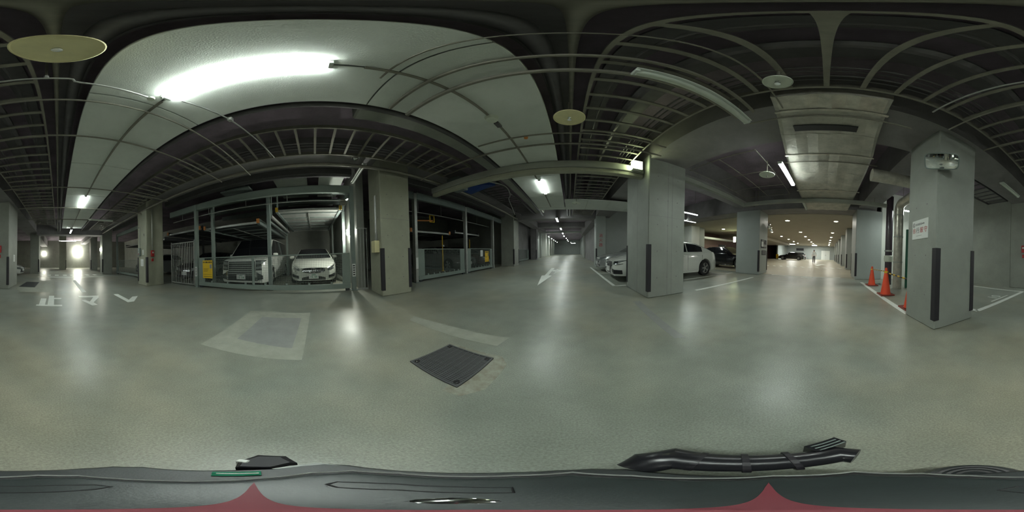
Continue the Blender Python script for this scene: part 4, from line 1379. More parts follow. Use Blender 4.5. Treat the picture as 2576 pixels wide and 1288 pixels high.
make_car('saloon_car', 'dark red saloon between the last lift post and the dim pillar', 'saloon', 'car_maroon', (-5.4, 10.08), PI, 'plain', None)
make_car('compact_car', 'silver compact behind the mesh gate past the number 9 pillar', 'compact', 'car_silver', (-5.6, -10.3), PI, 'plain', None)
make_car('sports_car', 'white sports car peeking out behind the lit pier', 'sports', 'car_white', (2.55, -11.6), 0, 'plain', None)
make_car('saloon_car', 'black saloon far off in the lobby', 'saloon', 'car_black', (30.6, 9.0), -PI / 2, 'plain')
make_car('compact_car', 'dark red car at the far end of the lobby', 'compact', 'car_maroon', (34.0, 4.9), 0.4, 'plain')

# ================================================================== LIFT BAYS
GX = -4.75


def wire_mesh(par, y0, y1, z0, z1, x, dy, dz, m='steel_green', rr_=0.0022):
    b = MB()
    n = int((y1 - y0) / dy)
    for i in range(1, n):
        y = y0 + (y1 - y0) * i / n
        b.box(x - rr_, x + rr_, y - rr_, y + rr_, z0, z1)
    k = int((z1 - z0) / dz)
    for i in range(1, k):
        z = z0 + (z1 - z0) * i / k
        b.box(x - rr_, x + rr_, y0, y1, z - rr_, z + rr_)
    o = b.build('wire_mesh', m, par)
    o['kind'] = 'stuff'
    return o


def gate(label, y0, y1, zt, side0=0.30, side1=0.30, stiles=(), x=GX, m='steel_green'):
    r = thing('lift_gate', label, 'gate', (x, (y0 + y1) / 2, 0.06), group='mesh gates of the car lifts')
    MB().box(x - 0.04, x + 0.04, y0, y1, 0.07, 0.22, c=0.006).build('bottom_beam', m, r)
    MB().box(x - 0.02, x + 0.02, y0, y1, zt - 0.035, zt, c=0.006).build('top_rail', m, r)
    MB().box(x - 0.015, x + 0.015, y0, y0 + side0, 0.22, zt - 0.035).build('side_panel', m, r)
    MB().box(x - 0.015, x + 0.015, y1 - side1, y1, 0.22, zt - 0.035).build('side_panel', m, r)
    for ya in (y0 + 0.10, y1 - 0.10):
        MB().box(x - 0.03, x + 0.03, ya - 0.06, ya + 0.06, 0.0, 0.07).build('foot', 'steel_dark', r)
    for y in stiles:
        MB().box(x - 0.018, x + 0.018, y - 0.035, y + 0.035, 0.22, zt - 0.035).build('stile', m, r)
    wire_mesh(r, y0 + side0, y1 - side1, 0.24, zt - 0.04, x, 0.05, 0.05, m)
    src = None
    n = 7
    for i in range(n):
        y = y0 + side0 + (y1 - y0 - side0 - side1) * (i + 0.5) / n
        if src is None:
            src = MB().box(x - 0.01, x + 0.03, y - 0.03, y + 0.03, 0.20, 0.28, c=0.004).build('mesh_clip', m, r)
            ys = y
        else:
            copy_part(src, r, (0, y - ys, 0))
    return r


g1 = gate('long mesh gate across the bay with the minivan', -4.04, 1.06, 1.13, 0.26, 0.24, stiles=(-1.87,))
g2 = gate('mesh gate of the empty lift bay past the cream pillar', 3.52, 6.26, 1.22, 0.30, 0.32)
g3 = gate('mesh gate with a white and a yellow notice', 6.52, 9.14, 1.24, 0.28, 0.26)
g4 = gate('low mesh gate past the number 9 pillar', -12.4, -6.6, 1.13, 0.26, 0.26)
gate('distant mesh gate beyond the far pillar', 12.6, 18.6, 1.24, 0.3, 0.3, stiles=(15.6,), x=-4.85)

# lift frames: posts and head beams
r = thing('steel_portal', 'green steel portal of the bays with the minivan', 'portal', (GX, -1.6, 0))
for y in (-4.14, 1.16):
    MB().box(GX - 0.07, GX + 0.07, y - 0.06, y + 0.06, 0, 3.25, c=0.006).build('post', 'steel_green' if y < 0 else 'steel', r)
    MB().box(GX - 0.12, GX + 0.12, y - 0.10, y + 0.10, 0, 0.02).build('base_plate', 'steel', r)
MB().box(GX - 0.06, GX + 0.06, -5.68, -4.20, 3.0, 3.25, c=0.008).build('head_beam', 'steel_green', r)
MB().box(GX - 0.06, GX + 0.06, -4.08, 1.10, 3.0, 3.25, c=0.008).build('head_beam', 'steel_green', r)
MB().box(GX + 0.071, GX + 0.075, -4.19, -4.09, 0.42, 0.78).build('sticker', 'white_paper', r)
MB().box(GX + 0.071, GX + 0.075, 1.11, 1.21, 0.42, 0.80).build('sticker', 'white_paper', r)
for k in range(5):
    MB().box(GX + 0.0745, GX + 0.0765, -4.17, -4.11, 0.46 + 0.062 * k, 0.49 + 0.062 * k).build('sticker_mark', 'ink_black', r)
    MB().box(GX + 0.0745, GX + 0.0765, 1.13, 1.19, 0.46 + 0.066 * k, 0.495 + 0.066 * k).build('sticker_mark', 'ink_black', r)
r = thing('steel_portal', 'grey steel portal of the bays past the cream pillar', 'portal', (GX, 6.4, 0))
for y in (3.42, 6.39, 9.26):
    MB().box(GX - 0.08, GX + 0.08, y - 0.06, y + 0.06, 0, 3.30, c=0.006).build('post', 'galv', r)
    MB().box(GX - 0.12, GX + 0.12, y - 0.10, y + 0.10, 0, 0.02).build('base_plate', 'steel', r)
for a, b2 in ((2.5, 3.36), (3.48, 6.33), (6.45, 9.20), (9.32, 10.6)):
    MB().box(GX - 0.07, GX + 0.07, a, b2, 3.06, 3.34, c=0.008).build('head_beam', 'steel', r)
MB().box(GX + 0.081, GX + 0.085, 3.37, 3.47, 0.5, 0.9).build('sticker', 'white_paper', r)
r = thing('steel_portal', 'grey steel portal of the bay past the number 9 pillar', 'portal', (GX, -9.5, 0))
for y in (-12.47, -6.52):
    MB().box(GX - 0.07, GX + 0.07, y - 0.055, y + 0.055, 0, 3.25, c=0.006).build('post', 'steel', r)
MB().box(GX - 0.06, GX + 0.06, -12.4, -6.58, 3.0, 3.25, c=0.008).build('head_beam', 'steel_green', r)
# guard wall of dark board above the head beams
for i, (a, b2) in enumerate(((-5.68, 1.12), (2.45, 10.6), (-12.54, -6.46))):
    o = MB().box(GX + 0.10, GX + 0.34, a, b2, 3.50, 3.725, c=0.01).build('fascia_board', 'galv_dark')
    tag(o, ('dark fascia above the minivan bays', 'dark fascia above the bays past the cream pillar', 'dark fascia above the bay past the number 9 pillar')[i], 'board', 'fascia boards over the lifts')
# barred swing gate
r = thing('bar_gate', 'tall gate of vertical bars between the number 9 pillar and the mesh gate', 'gate', (GX, -4.95, 0.03))
MB().box(GX - 0.02, GX + 0.02, -5.66, -4.24, 0.06, 0.10).build('bottom_rail', 'galv', r)
MB().box(GX - 0.02, GX + 0.02, -5.66, -4.24, 1.76, 1.80).build('top_rail', 'galv', r)
MB().box(GX - 0.02, GX + 0.02, -4.29, -4.24, 0.03, 1.84).build('stile', 'galv', r)
MB().box(GX - 0.02, GX + 0.02, -5.68, -5.63, 0.0, 1.84).build('stile', 'galv', r)
src = None
for i in range(13):
    y = -5.54 + 0.1 * i
    if src is None:
        src = MB().tube([(GX, y, 0.10), (GX, y, 1.76)], 0.011, 6).build('bar', 'galv', r)
        ys = y
    else:
        copy_part(src, r, (0, y - ys, 0))
# small rail door beside the cream pillar
r = thing('bar_gate', 'narrow closed gate of thin bars between lift post and cream pillar', 'gate', (GX, 1.45, 0))
for i in range(4):
    y = 1.30 + 0.095 * i
    MB().tube([(GX + 0.05, y, 0.05), (GX + 0.05, y, 1.85)], 0.009, 6).build('bar', 'galv', r)
MB().box(GX + 0.035, GX + 0.065, 1.27, 1.60, 1.85, 1.88).build('top_rail', 'galv', r)
MB().box(GX + 0.035, GX + 0.065, 1.27, 1.60, 0.0, 0.05).build('bottom_rail', 'galv', r)
# sprinkler pipe under the head beam
r = thing('sprinkler_pipe', 'thin pipe hung under the green head beam', 'pipe', (GX, -1.6, 2.77))
MB().tube([(-4.85, -5.6, 2.78), (-4.85, -2.0, 2.78), (-4.85, 1.0, 2.78)], 0.014, 8).build('pipe', 'galv', r)
for y in (-5.0, -3.6, -2.1, -0.75, 0.6):
    MB().tube([(-4.85, y, 2.78), (-4.85, y, 3.02)], 0.008, 6).build('hanger', 'galv', r)
r = thing('sprinkler_pipe', 'thin pipe hung inside the bays past the cream pillar', 'pipe', (-5.2, 6.5, 2.7))
MB().tube([(-5.3, 3.2, 2.75), (-5.3, 9.8, 2.75)], 0.016, 8).build('pipe', 'galv', r)
for y in (4.0, 5.3, 6.9, 8.3):
    MB().tube([(-5.3, y, 2.75), (-5.3, y, 4.3)], 0.008, 6).build('hanger', 'galv', r)


# inner lift posts and pallets
def inner_post(label, x, y, zt, m='steel_green'):
    r = thing('lift_post', label, 'post', (x, y, 0), group='posts inside the lifts')
    MB().box(x - 0.06, x + 0.06, y - 0.055, y + 0.055, 0, zt, c=0.004).build('column', m, r)
    MB().box(x - 0.12, x + 0.12, y - 0.11, y + 0.11, 0, 0.03).build('foot', 'steel_dark', r)
    return r


inner_post('lift post left of the minivan nose', -5.12, -3.62, 3.4)
inner_post('lift post between minivan and star-badged car', -5.12, -1.42, 3.4, 'steel')
inner_post('rear lift post between minivan and star-badged car', -9.2, -1.50, 3.4)
inner_post('lift post at the wall beside the star-badged car', -6.4, 1.20, 3.3, 'steel')
inner_post('rear lift post at the wall beside the star-badged car', -10.2, 1.20, 3.3)
inner_post('lift post behind the barred gate', -10.0, -4.25, 3.4)
inner_post('lift post left of the black saloon behind the barred gate', -9.7, -6.655, 3.4)
inner_post('lift post right of the silver compact', -8.6, -6.945, 3.4, 'steel_dark')
inner_post('lift post in the empty bay past the cream pillar', -10.0, 3.6, 3.4, 'steel_dark')
inner_post('lift post between the two far bays', -9.8, 6.5, 3.4, 'steel_dark')


def pallet(label, x0, x1, y0, y1, z, m='steel', trim='orange_paint', ribs=6, under='steel'):
    r = thing('car_pallet', label, 'pallet', ((x0 + x1) / 2, (y0 + y1) / 2, z), group='car pallets of the lifts')
    MB().box(x0, x1, y0 + 0.10, y1 - 0.10, z, z + 0.035).build('deck', under, r)
    for ya, yb_ in ((y0, y0 + 0.10), (y1 - 0.10, y1)):
        MB().box(x0, x1, ya, yb_, z - 0.05, z + 0.14, c=0.006).build('side_beam', m, r)
    MB().box(x1 - 0.03, x1 + 0.02, y0, y1, z - 0.03, z + 0.05, c=0.005).build('front_lip', 'galv', r)
    MB().box(x0 - 0.02, x0 + 0.03, y0, y1, z - 0.05, z + 0.06, c=0.005).build('rear_lip', 'galv', r)
    for i in range(ribs):
        x = x0 + (x1 - x0) * (i + 0.5) / ribs
        MB().box(x - 0.03, x + 0.03, y0 + 0.10, y1 - 0.10, z - 0.03, z).build('rib', m, r)
    MB().box(x0 + 0.3, x1 - 0.3, (y0 + y1) / 2 - 0.03, (y0 + y1) / 2 + 0.03, z - 0.045, z - 0.03).build('spine', 'galv', r)
    if trim:
        for y in (y0 + 0.05, y1 - 0.05):
            MB().box(x1 + 0.02, x1 + 0.06, y - 0.05, y + 0.05, z - 0.02, z + 0.14, c=0.006).build('end_cap', trim, r)
    return r


pallet('raised pallet above the minivan', -10.3, -5.25, -4.15, -1.78, 2.28, 'steel', under='steel_dark')
pallet('high pallet above the star-badged car', -10.2, -5.62, -1.30, 1.02, 2.72, 'steel', 'yellow_paint', under='galv')
pallet('raised pallet above the black saloon by the number 9 pillar', -10.3, -5.3, -6.6, -4.35, 2.35, 'steel_dark', under='steel_dark')
pallet('raised pallet in the empty bay past the cream pillar', -10.3, -5.6, 3.75, 6.2, 1.98, 'steel_dark', 'orange_paint', under='steel_dark')
pallet('lowered pallet on the floor of the empty bay', -10.3, -5.1, 3.75, 6.2, 0.10, 'steel', None, under='galv_dull')
pallet('raised pallet above the grey saloon', -10.3, -5.6, 6.6, 9.0, 2.10, 'steel_dark', None, under='steel_dark')
pallet('raised pallet above the silver compact', -10.3, -5.4, -12.2, -7.0, 2.2, 'steel_dark', None, under='steel_dark')
# carriage rails and ceiling blocks seen above the star-badged car
r = thing('carriage_rail', 'long sloping guide rail between the two lift bays', 'rail', (-7.5, -1.35, 2.0))
MB().box(-9.08, -5.2, -1.40, -1.33, 2.42, 2.50).build('rail', 'galv', r)
MB().box(-9.08, -5.2, -1.52, -1.45, 2.30, 2.36).build('rail', 'steel', r)
MB().box(-5.24, -5.18, -1.40, -1.33, 2.42, 3.25).build('upright', 'steel_green', r)
MB().box(-5.24, -5.18, -1.16, -1.12, 2.75, 3.25).build('upright', 'steel_green', r)
r = thing('ceiling_boards', 'pale ceiling boards high in the bay above the star-badged car', 'ceiling panel', (-7.5, 0, 3.9))
for i, x in enumerate((-5.7, -7.0, -8.4, -9.8)):
    MB().box(x - 0.45, x + 0.45, -1.3, -0.15, 3.90, 3.94).build('board', 'board', r)
    MB().box(x - 0.45, x + 0.45, 0.25, 1.1, 3.90, 3.94).build('board', 'board', r)
for i, x in enumerate((-6.35, -7.7, -9.1)):
    o = MB().box(x - 0.12, x + 0.12, -5.6, 1.34, 3.62, 3.84).build('lift_beam', 'steel')
    tag(o, ('nearest', 'middle', 'farthest')[i] + ' steel beam high across the lift bays', 'beam', 'steel beams across the lift bays')
r = thing('lift_motor', 'grey motor box hung under the fascia of the minivan bay', 'motor', (-4.9, -2.6, 3.3))
MB().box(-5.0, -4.65, -2.95, -1.9, 3.40, 3.46, c=0.01).build('tray', 'steel', r)
MB().box(-5.0, -4.96, -2.95, -1.9, 3.46, 3.72, c=0.008).build('back', 'steel_dark', r)
MB().tube([(-4.8, -2.8, 3.55), (-4.8, -2.1, 3.55)], 0.08, 12).build('motor', 'steel_dark', r, smooth=True)
r = thing('lift_chain_box', 'tangle of chain and wheel at the head of the right lift post', 'mechanism', (-4.95, 0.95, 2.6))
MB().lathe([(0.0, -0.03), (0.10, -0.03), (0.12, 0.0), (0.10, 0.03), (0.0, 0.03)], (-4.95, 0.95, 2.75), 16, 'x').build('sprocket', 'galv_dull', r)
MB().tube([(-4.95, 0.84, 2.75), (-4.95, 0.86, 2.5), (-4.95, 0.98, 2.45), (-4.95, 1.06, 2.75)], 0.012, 6).build('chain', 'steel_dark', r)
MB().box(-5.02, -4.82, 0.98, 1.10, 2.85, 2.995).build('bracket', 'steel', r)
# yellow posts in the bays past the cream pillar
for i, (x, y) in enumerate(((-5.7, 5.75), (-6.3, 8.92))):
    r = thing('yellow_post', ('yellow guard post in the empty bay past the cream pillar', 'thin yellow post behind the grey saloon')[i], 'post', (x, y, 0.1))
    zf = 0.136 if i == 0 else 0.0
    MB().tube([(x, y, zf), (x, y, 1.9)], 0.028, 8).build('post', 'yellow_paint', r)
    MB().lathe([(0.0, 0.03), (0.07, 0.03), (0.07, 0.0), (0.0, 0.0)], (x, y, zf), 12).build('foot', 'yellow_paint', r)
    if i == 0:
        MB().box(x + 0.02, x + 0.07, y - 0.02, y + 0.06, 1.35, 1.43).build('switch', 'white_plastic', r)
r = thing('hook_beam', 'orange hooked arm under the raised pallet past the cream pillar', 'arm', (-6.2, 4.6, 2.3))
MB().tube([(-5.45, 3.9, 2.42), (-5.45, 4.9, 2.52)], 0.03, 6).build('arm', 'orange_paint', r)
MB().tube([(-5.45, 4.75, 2.45), (-5.45, 4.75, 2.75), (-5.45, 5.0, 2.75), (-5.45, 5.0, 2.45), (-5.45, 4.75, 2.45)], 0.025, 6).build('loop', 'yellow_paint', r)


# yellow notices
def yellow_notice(label, y0, y1, z0, z1, x):
    r = thing('notice_sign', label, 'sign', (x, (y0 + y1) / 2, z0))
    MB().box(x, x + 0.006, y0, y1, z0, z1, c=0.001).build('plate', 'yellow_sign', r)
    hgt, wid = z1 - z0, y1 - y0
    x2 = x + 0.006
    for k, t in enumerate((0.08, 0.24, 0.36, 0.44, 0.56, 0.68, 0.78, 0.90)):
        MB().box(x2, x2 + 0.001, y0 + wid * (t - 0.035), y0 + wid * (t + 0.035), z1 - hgt * 0.15, z1 - hgt * 0.06).build('heading_mark', 'ink_black', r)
    for k in range(3):
        MB().box(x2, x2 + 0.001, y0 + wid * 0.08, y0 + wid * (0.62 - 0.06 * k), z1 - hgt * (0.48 + 0.07 * k), z1 - hgt * (0.465 + 0.07 * k)).build('printed_line', 'ink_black', r)
    MB().box(x2, x2 + 0.001, y0 + wid * 0.06, y0 + wid * 0.94, z0 + hgt * 0.08, z0 + hgt * 0.10).build('printed_line', 'ink_black', r)
    MB().box(x2, x2 + 0.001, y0 + wid * 0.06, y0 + wid * 0.94, z0 + hgt * 0.20, z0 + hgt * 0.21).build('printed_line', 'ink_black', r)
    MB().box(x2, x2 + 0.001, y0 + wid * 0.74, y0 + wid * 0.94, z1 - hgt * 0.45, z1 - hgt * 0.22).build('print_patch', 'ink_grey', r)
    return r


yellow_notice('yellow notice with black printing on the gate of the minivan bay', -3.84, -3.40, 0.37, 1.02, GX + 0.03)
yellow_notice('yellow notice on the farther mesh gate', 8.20, 8.66, 0.46, 1.08, GX + 0.03)
o = MB().box(GX + 0.03, GX + 0.036, 7.70, 7.96, 0.80, 1.14).build('notice', 'white_paper')
tag(o, 'white paper notice beside the yellow one on the farther gate', 'notice')
for k in range(3):
    MB().box(GX + 0.0355, GX + 0.037, 7.74, 7.92, 0.9 + 0.06 * k, 0.905 + 0.06 * k).build('printed_line', 'ink_grey', o)
# portal at the far end of the aisle
r = thing('door_portal', 'white steel door frame across the far aisle', 'door frame', (-1.2, 24.5, 0))
MB().box(-4.6, -4.35, 24.35, 24.6, 0, 3.75, c=0.01).build('jamb', 'lamp_housing', r)
MB().box(1.98, 2.22, 24.35, 24.6, 0, 3.75, c=0.01).build('jamb', 'lamp_housing', r)
MB().box(-4.6, 2.22, 24.35, 24.6, 3.75, 4.0, c=0.01).build('lintel', 'lamp_housing', r)
o = MB().box(-4.85, -4.7, 20.25, 21.9, 0, 3.0, c=0.01).build('sliding_door', 'white_plastic')
tag(o, 'pale panel door on the lift side before the white portal', 'door')

# ================================================================== SMALL THINGS
# traffic cones and the striped bar
def cone(label, x, y, h=0.70, rad=0.14, base=0.20):
    r = thing('traffic_cone', label, 'traffic cone', (x, y, 0), group='orange traffic cones')
    MB().box(x - base, x + base, y - base, y + base, 0.003, 0.035, c=0.012).build('base', 'cone_base', r)
    MB().lathe([(rad, 0.035), (rad * 0.93, 0.06), (0.035, h - 0.03), (0.028, h), (0.0, h)], (x, y, 0), 24).build('body', 'cone_orange', r, smooth=True)
    return r


cone('farther orange cone in front of the right lobby pillar', 5.72, -1.68, 0.70)
cone('taller orange cone in front of the foil pipe', 4.20, -1.64, 0.76, 0.15, 0.20)
cone('orange cone half hidden by the sign pillar', 2.86, -1.66, 0.70, 0.14, 0.19)


def striped_bar(label, p0, p1, rad, n):
    p0, p1 = Vector(p0), Vector(p1)
    r = thing('cone_bar', label, 'barrier bar', tuple(p0), group='striped bars on the cones')
    for k in range(n):
        a, b2 = p0.lerp(p1, k / n), p0.lerp(p1, (k + 1) / n)
        MB().tube([a, b2], rad, 8).build('stripe', 'yellow_paint' if k % 2 == 0 else 'ink_black', r)
    for q in (p0, p1):
        MB().lathe([(0.045, -0.012), (0.06, -0.012), (0.06, 0.012), (0.045, 0.012)], q, 14, closed=True).build('ring', 'yellow_paint', r)
    return r


striped_bar('black and yellow bar from the taller cone to the hidden cone', (4.20, -1.64, 0.63), (2.86, -1.66, 0.60), 0.018, 11)
striped_bar('black and yellow bar between the two farther cones', (5.72, -1.68, 0.60), (4.20, -1.64, 0.66), 0.012, 13)
# steel grate in the floor near the camera
r = thing('floor_grate', 'dark ribbed steel grate set in the floor beside the camera', 'grate', (-0.88, 0.96, 0))
MB().box(-1.13, -0.63, 0.72, 1.205, 0.0015, 0.008).build('pan', 'ink_black', r)
b = MB()
for q in ((-1.13, -1.115, 0.72, 1.205), (-0.645, -0.63, 0.72, 1.205), (-1.115, -0.645, 0.72, 0.735), (-1.115, -0.645, 1.19, 1.205)):
    b.box(*q, 0.002, 0.014)
b.build('rim', 'grate', r)
src = None
for i in range(24):
    y = 0.745 + 0.0185 * i
    if src is None:
        src = MB().box(-1.115, -0.645, y - 0.0055, y + 0.0055, 0.004, 0.013).build('bar', 'grate', r)
        ys = y
    else:
        copy_part(src, r, (0, y - ys, 0))
for i in range(7):
    x = -1.06 + 0.06 * i
    MB().box(x - 0.004, x + 0.004, 0.735, 1.19, 0.004, 0.0115).build('cross_bar', 'grate', r)
for x, y in ((-1.09, 0.765), (-1.09, 1.16), (-0.67, 1.16), (-0.67, 0.765)):
    MB().lathe([(0.0, 0.0145), (0.022, 0.0145), (0.024, 0.010), (0.0, 0.010)], (x, y, 0), 12).build('bolt_recess', 'ink_black', r)
    MB().lathe([(0.0, 0.019), (0.008, 0.018), (0.010, 0.014), (0.0, 0.014)], (x, y, 0), 8).build('bolt', 'chrome', r)
r = thing('floor_grate', 'dark steel grate in the pale repair near the white sports car', 'grate', (1.22, -7.2, 0))
MB().box(0.90, 1.55, -8.0, -6.4, 0.002, 0.010).build('pan', 'grate', r)
for i in range(15):
    y = -7.95 + 0.107 * i
    MB().box(0.92, 1.53, y - 0.02, y + 0.02, 0.010, 0.014).build('bar', 'steel_dark', r)
# yellow wheel chock stand by the far car
r = thing('yellow_barrier', 'yellow barrier board before the far black saloon', 'barrier', (30.4, 9.35, 0))
MB().box(30.3, 30.36, 9.1, 9.6, 0.15, 1.0, c=0.02).build('board', 'yellow_paint', r)
for y in (9.18, 9.52):
    MB().box(30.2, 30.46, y - 0.03, y + 0.03, 0, 0.15).build('foot', 'steel_dark', r)
# lobby details: doors and a wall box at the end
r = thing('lobby_door', 'pale double door at the end of the lobby', 'door', (38.8, 0.3, 0))
for k, y in enumerate((-0.4, 0.62)):
    MB().box(38.80, 38.885, y - 0.5, y + 0.5, 0.01, 2.15, c=0.01).build('leaf', 'white_plastic', r)
    MB().box(38.76, 38.80, y + (0.38 if k == 0 else -0.38), y + (0.41 if k == 0 else -0.41), 1.0, 1.15).build('handle', 'chrome', r)
r = thing('vent_window', 'dark louvred opening high on the far lobby wall', 'vent', (38.8, 6.3, 2.0))
MB().box(38.84, 38.9, 5.4, 7.2, 2.0, 2.6).build('opening', 'ink_black', r)
for k in range(5):
    MB().box(38.80, 38.85, 5.4, 7.2, 2.04 + 0.11 * k, 2.06 + 0.11 * k).build('slat', 'steel_dark', r)
r = thing('booth', 'brown-walled booth with a pale canopy behind the black saloon', 'booth', (12.3, 10.6, 0))
MB().box(11.2, 15.6, 11.0, 12.2, 0, 2.3).build('wall', 'brown_wall', r)
MB().box(11.0, 15.8, 10.2, 12.25, 2.3, 2.5, c=0.02).build('canopy', 'white_plastic', r)
MB().box(14.2, 15.4, 10.95, 11.0, 1.0, 1.9).build('window', 'glass', r)
r = thing('exit_sign', 'small hanging green exit sign by the booth', 'sign', (13.8, 8.7, 2.1))
MB().box(13.78, 13.82, 8.55, 8.85, 2.10, 2.65, c=0.008).build('casing', 'white_plastic', r)
MB().box(13.765, 13.782, 8.57, 8.83, 2.12, 2.63).build('lit_face', 'exit_face', r)
MB().tube([(13.8, 8.7, 2.65), (13.8, 8.7, 3.2)], 0.012, 6).build('hanger', 'steel', r)


# ------------------------------------------------------------------ the person in the lobby


# local frame: the person faces -x, y sideways, standing on z = 0
per = thing('person', 'person in a white shirt and dark trousers walking through the lobby', 'person', (21.0, 1.55, 0.006))
WL[per.name] = (0, 0, 0)


def skin_or_tubes(name, m, pts, edges, root_i=0):
    me = bpy.data.meshes.new('tmp')
    me.from_pydata([p[:3] for p in pts], edges, [])
    o = bpy.data.objects.new('tmp', me)
    COL.objects.link(o)
    bpy.context.view_layer.objects.active = o
    o.modifiers.new('skin', 'SKIN')
    if not me.skin_vertices:
        o.select_set(True)
        bpy.ops.mesh.customdata_skin_add()
    lay = me.skin_vertices[0]
    for i, p in enumerate(pts):
        lay.data[i].radius = (p[3], p[4] if len(p) > 4 else p[3])
        lay.data[i].use_root = (i == root_i)
    s2 = o.modifiers.new('sub', 'SUBSURF')
    s2.levels = s2.render_levels = 2
    dg = bpy.context.evaluated_depsgraph_get()
    dg.update()
    me2 = bpy.data.meshes.new_from_object(o.evaluated_get(dg))
    bpy.data.objects.remove(o)
    me2.materials.clear()
    me2.materials.append(MATS[m])
    for p in me2.polygons:
        p.use_smooth = True
    q = bpy.data.objects.new(name, me2)
    COL.objects.link(q)
    q.parent = per
    return q


def arm(sg, fwd):
    # shoulder, elbow, wrist, knuckles, then five fingers
    sh = Vector((0.0, 0.19 * sg, 1.36))
    elb = Vector((-0.10 * fwd, 0.25 * sg, 1.09))
    wr = Vector((-0.20 * fwd - 0.04, 0.24 * sg, 0.86))
    kn = wr + Vector((-0.02, 0.0, -0.085))
    P = [(*sh, 0.055), (*elb, 0.04), (*wr, 0.026, 0.022), (*kn, 0.016, 0.036)]
    E_ = [(0, 1), (1, 2), (2, 3)]
    for k in range(4):
        a = kn + Vector((-0.030 + 0.020 * k, 0, -0.012))
        b2 = a + Vector((-0.004, -0.010 * sg, -0.038 + 0.004 * abs(k - 1)))
        c_ = b2 + Vector((0.002, -0.016 * sg, -0.024))
        i = len(P)
        P += [(*a, 0.009), (*b2, 0.0085), (*c_, 0.007)]
        E_ += [(3, i), (i, i + 1), (i + 1, i + 2)]
    t0 = wr + Vector((-0.035, -0.005 * sg, -0.04))
    t1 = t0 + Vector((-0.018, -0.012 * sg, -0.035))
    i = len(P)
    P += [(*t0, 0.011), (*t1, 0.009)]
    E_ += [(2, i), (i, i + 1)]
    return P, E_


pb = [(0.0, 0, 0.93, 0.13, 0.10), (0.0, 0, 1.10, 0.13, 0.10), (0.0, 0, 1.28, 0.15, 0.10), (0.0, 0, 1.40, 0.10, 0.08), (-0.005, 0, 1.47, 0.052), (-0.02, 0, 1.545, 0.075, 0.085), (-0.02, 0, 1.62, 0.072, 0.085)]
eb = [(0, 1), (1, 2), (2, 3), (3, 4), (4, 5), (5, 6)]
for sg, fw in ((1, 0.6), (-1, -0.5)):
    P, E_ = arm(sg, fw)
    o_ = len(pb)
    pb += P
    eb += [(a + o_, b2 + o_) for a, b2 in E_] + [(3, o_)]
for sg, fw in ((1, 1), (-1, -1)):
    o_ = len(pb)
    pb += [(0.0, 0.09 * sg, 0.88, 0.082), (-0.09 * fw, 0.095 * sg, 0.50, 0.06), (-0.10 * fw + 0.04, 0.095 * sg, 0.10, 0.042)]
    eb += [(0, o_), (o_, o_ + 1), (o_ + 1, o_ + 2)]
skin_or_tubes('body', 'skin', pb, eb, 0)
# face: nose, eyes, ears, mouth, hair
MB().tube([(-0.092, 0, 1.575), (-0.118, 0, 1.552), (-0.100, 0, 1.545)], [0.008, 0.013, 0.010], 6).build('nose', 'skin', per)
for sg in (1, -1):
    MB().lathe([(0, -0.012), (0.010, -0.006), (0.012, 0.0), (0.0, 0.008)], (-0.095, 0.032 * sg, 1.582), 8, 'x').build('eye', 'ink_black', per)
    MB().lathe([(0, -0.012), (0.022, -0.008), (0.026, 0.0), (0, 0.010)], (-0.012, 0.084 * sg, 1.575), 8, 'y').build('ear', 'skin', per)
MB().box(-0.102, -0.092, -0.024, 0.024, 1.512, 1.520).build('mouth', 'ink_red', per)
hp = [(0.0, 0.095), (0.05, 0.088), (0.080, 0.06), (0.092, 0.018), (0.086, 0.0), (0.0, 0.0)]
MB().lathe(hp, (0.004, 0, 1.628), 16).lathe([(0.0, 0.03), (0.070, 0.02), (0.074, -0.03), (0.06, -0.07), (0.0, -0.08)], (0.030, 0, 1.60), 14).build('hair', 'hair', per, smooth=True)
# clothes follow the body
ps = [(0.0, 0, 0.86, 0.150, 0.118), (0.0, 0, 0.97, 0.152, 0.118), (0.0, 0, 1.12, 0.150, 0.115), (0.0, 0, 1.29, 0.168, 0.115), (0.0, 0, 1.405, 0.105, 0.085)]
es = [(0, 1), (1, 2), (2, 3), (3, 4)]
for sg, fw in ((1, 0.6), (-1, -0.5)):
    o_ = len(ps)
    ps += [(0.0, 0.19 * sg, 1.36, 0.070), (-0.10 * fw, 0.25 * sg, 1.10, 0.058)]
    es += [(4, o_), (o_, o_ + 1)]
skin_or_tubes('shirt', 'shirt', ps, es, 0)
pt = [(0.0, 0, 0.98, 0.140, 0.112), (0.0, 0, 0.90, 0.145, 0.115)]
et = [(0, 1)]
for sg, fw in ((1, 1), (-1, -1)):
    o_ = len(pt)
    pt += [(0.0, 0.09 * sg, 0.87, 0.098), (-0.09 * fw, 0.095 * sg, 0.50, 0.076), (-0.10 * fw + 0.04, 0.095 * sg, 0.09, 0.062)]
    et += [(1, o_), (o_, o_ + 1), (o_ + 1, o_ + 2)]
skin_or_tubes('trousers', 'trousers', pt, et, 0)
for sg, fw in ((1, 1), (-1, -1)):
    x = -0.10 * fw + 0.04
    MB().lathe([(0.0, -0.20), (0.032, -0.17), (0.046, -0.09), (0.04, 0.0), (0.045, 0.05), (0.0, 0.07)], (x, 0.095 * sg, 0.045), 10, 'x').build('shoe', 'shoe', per, smooth=True)

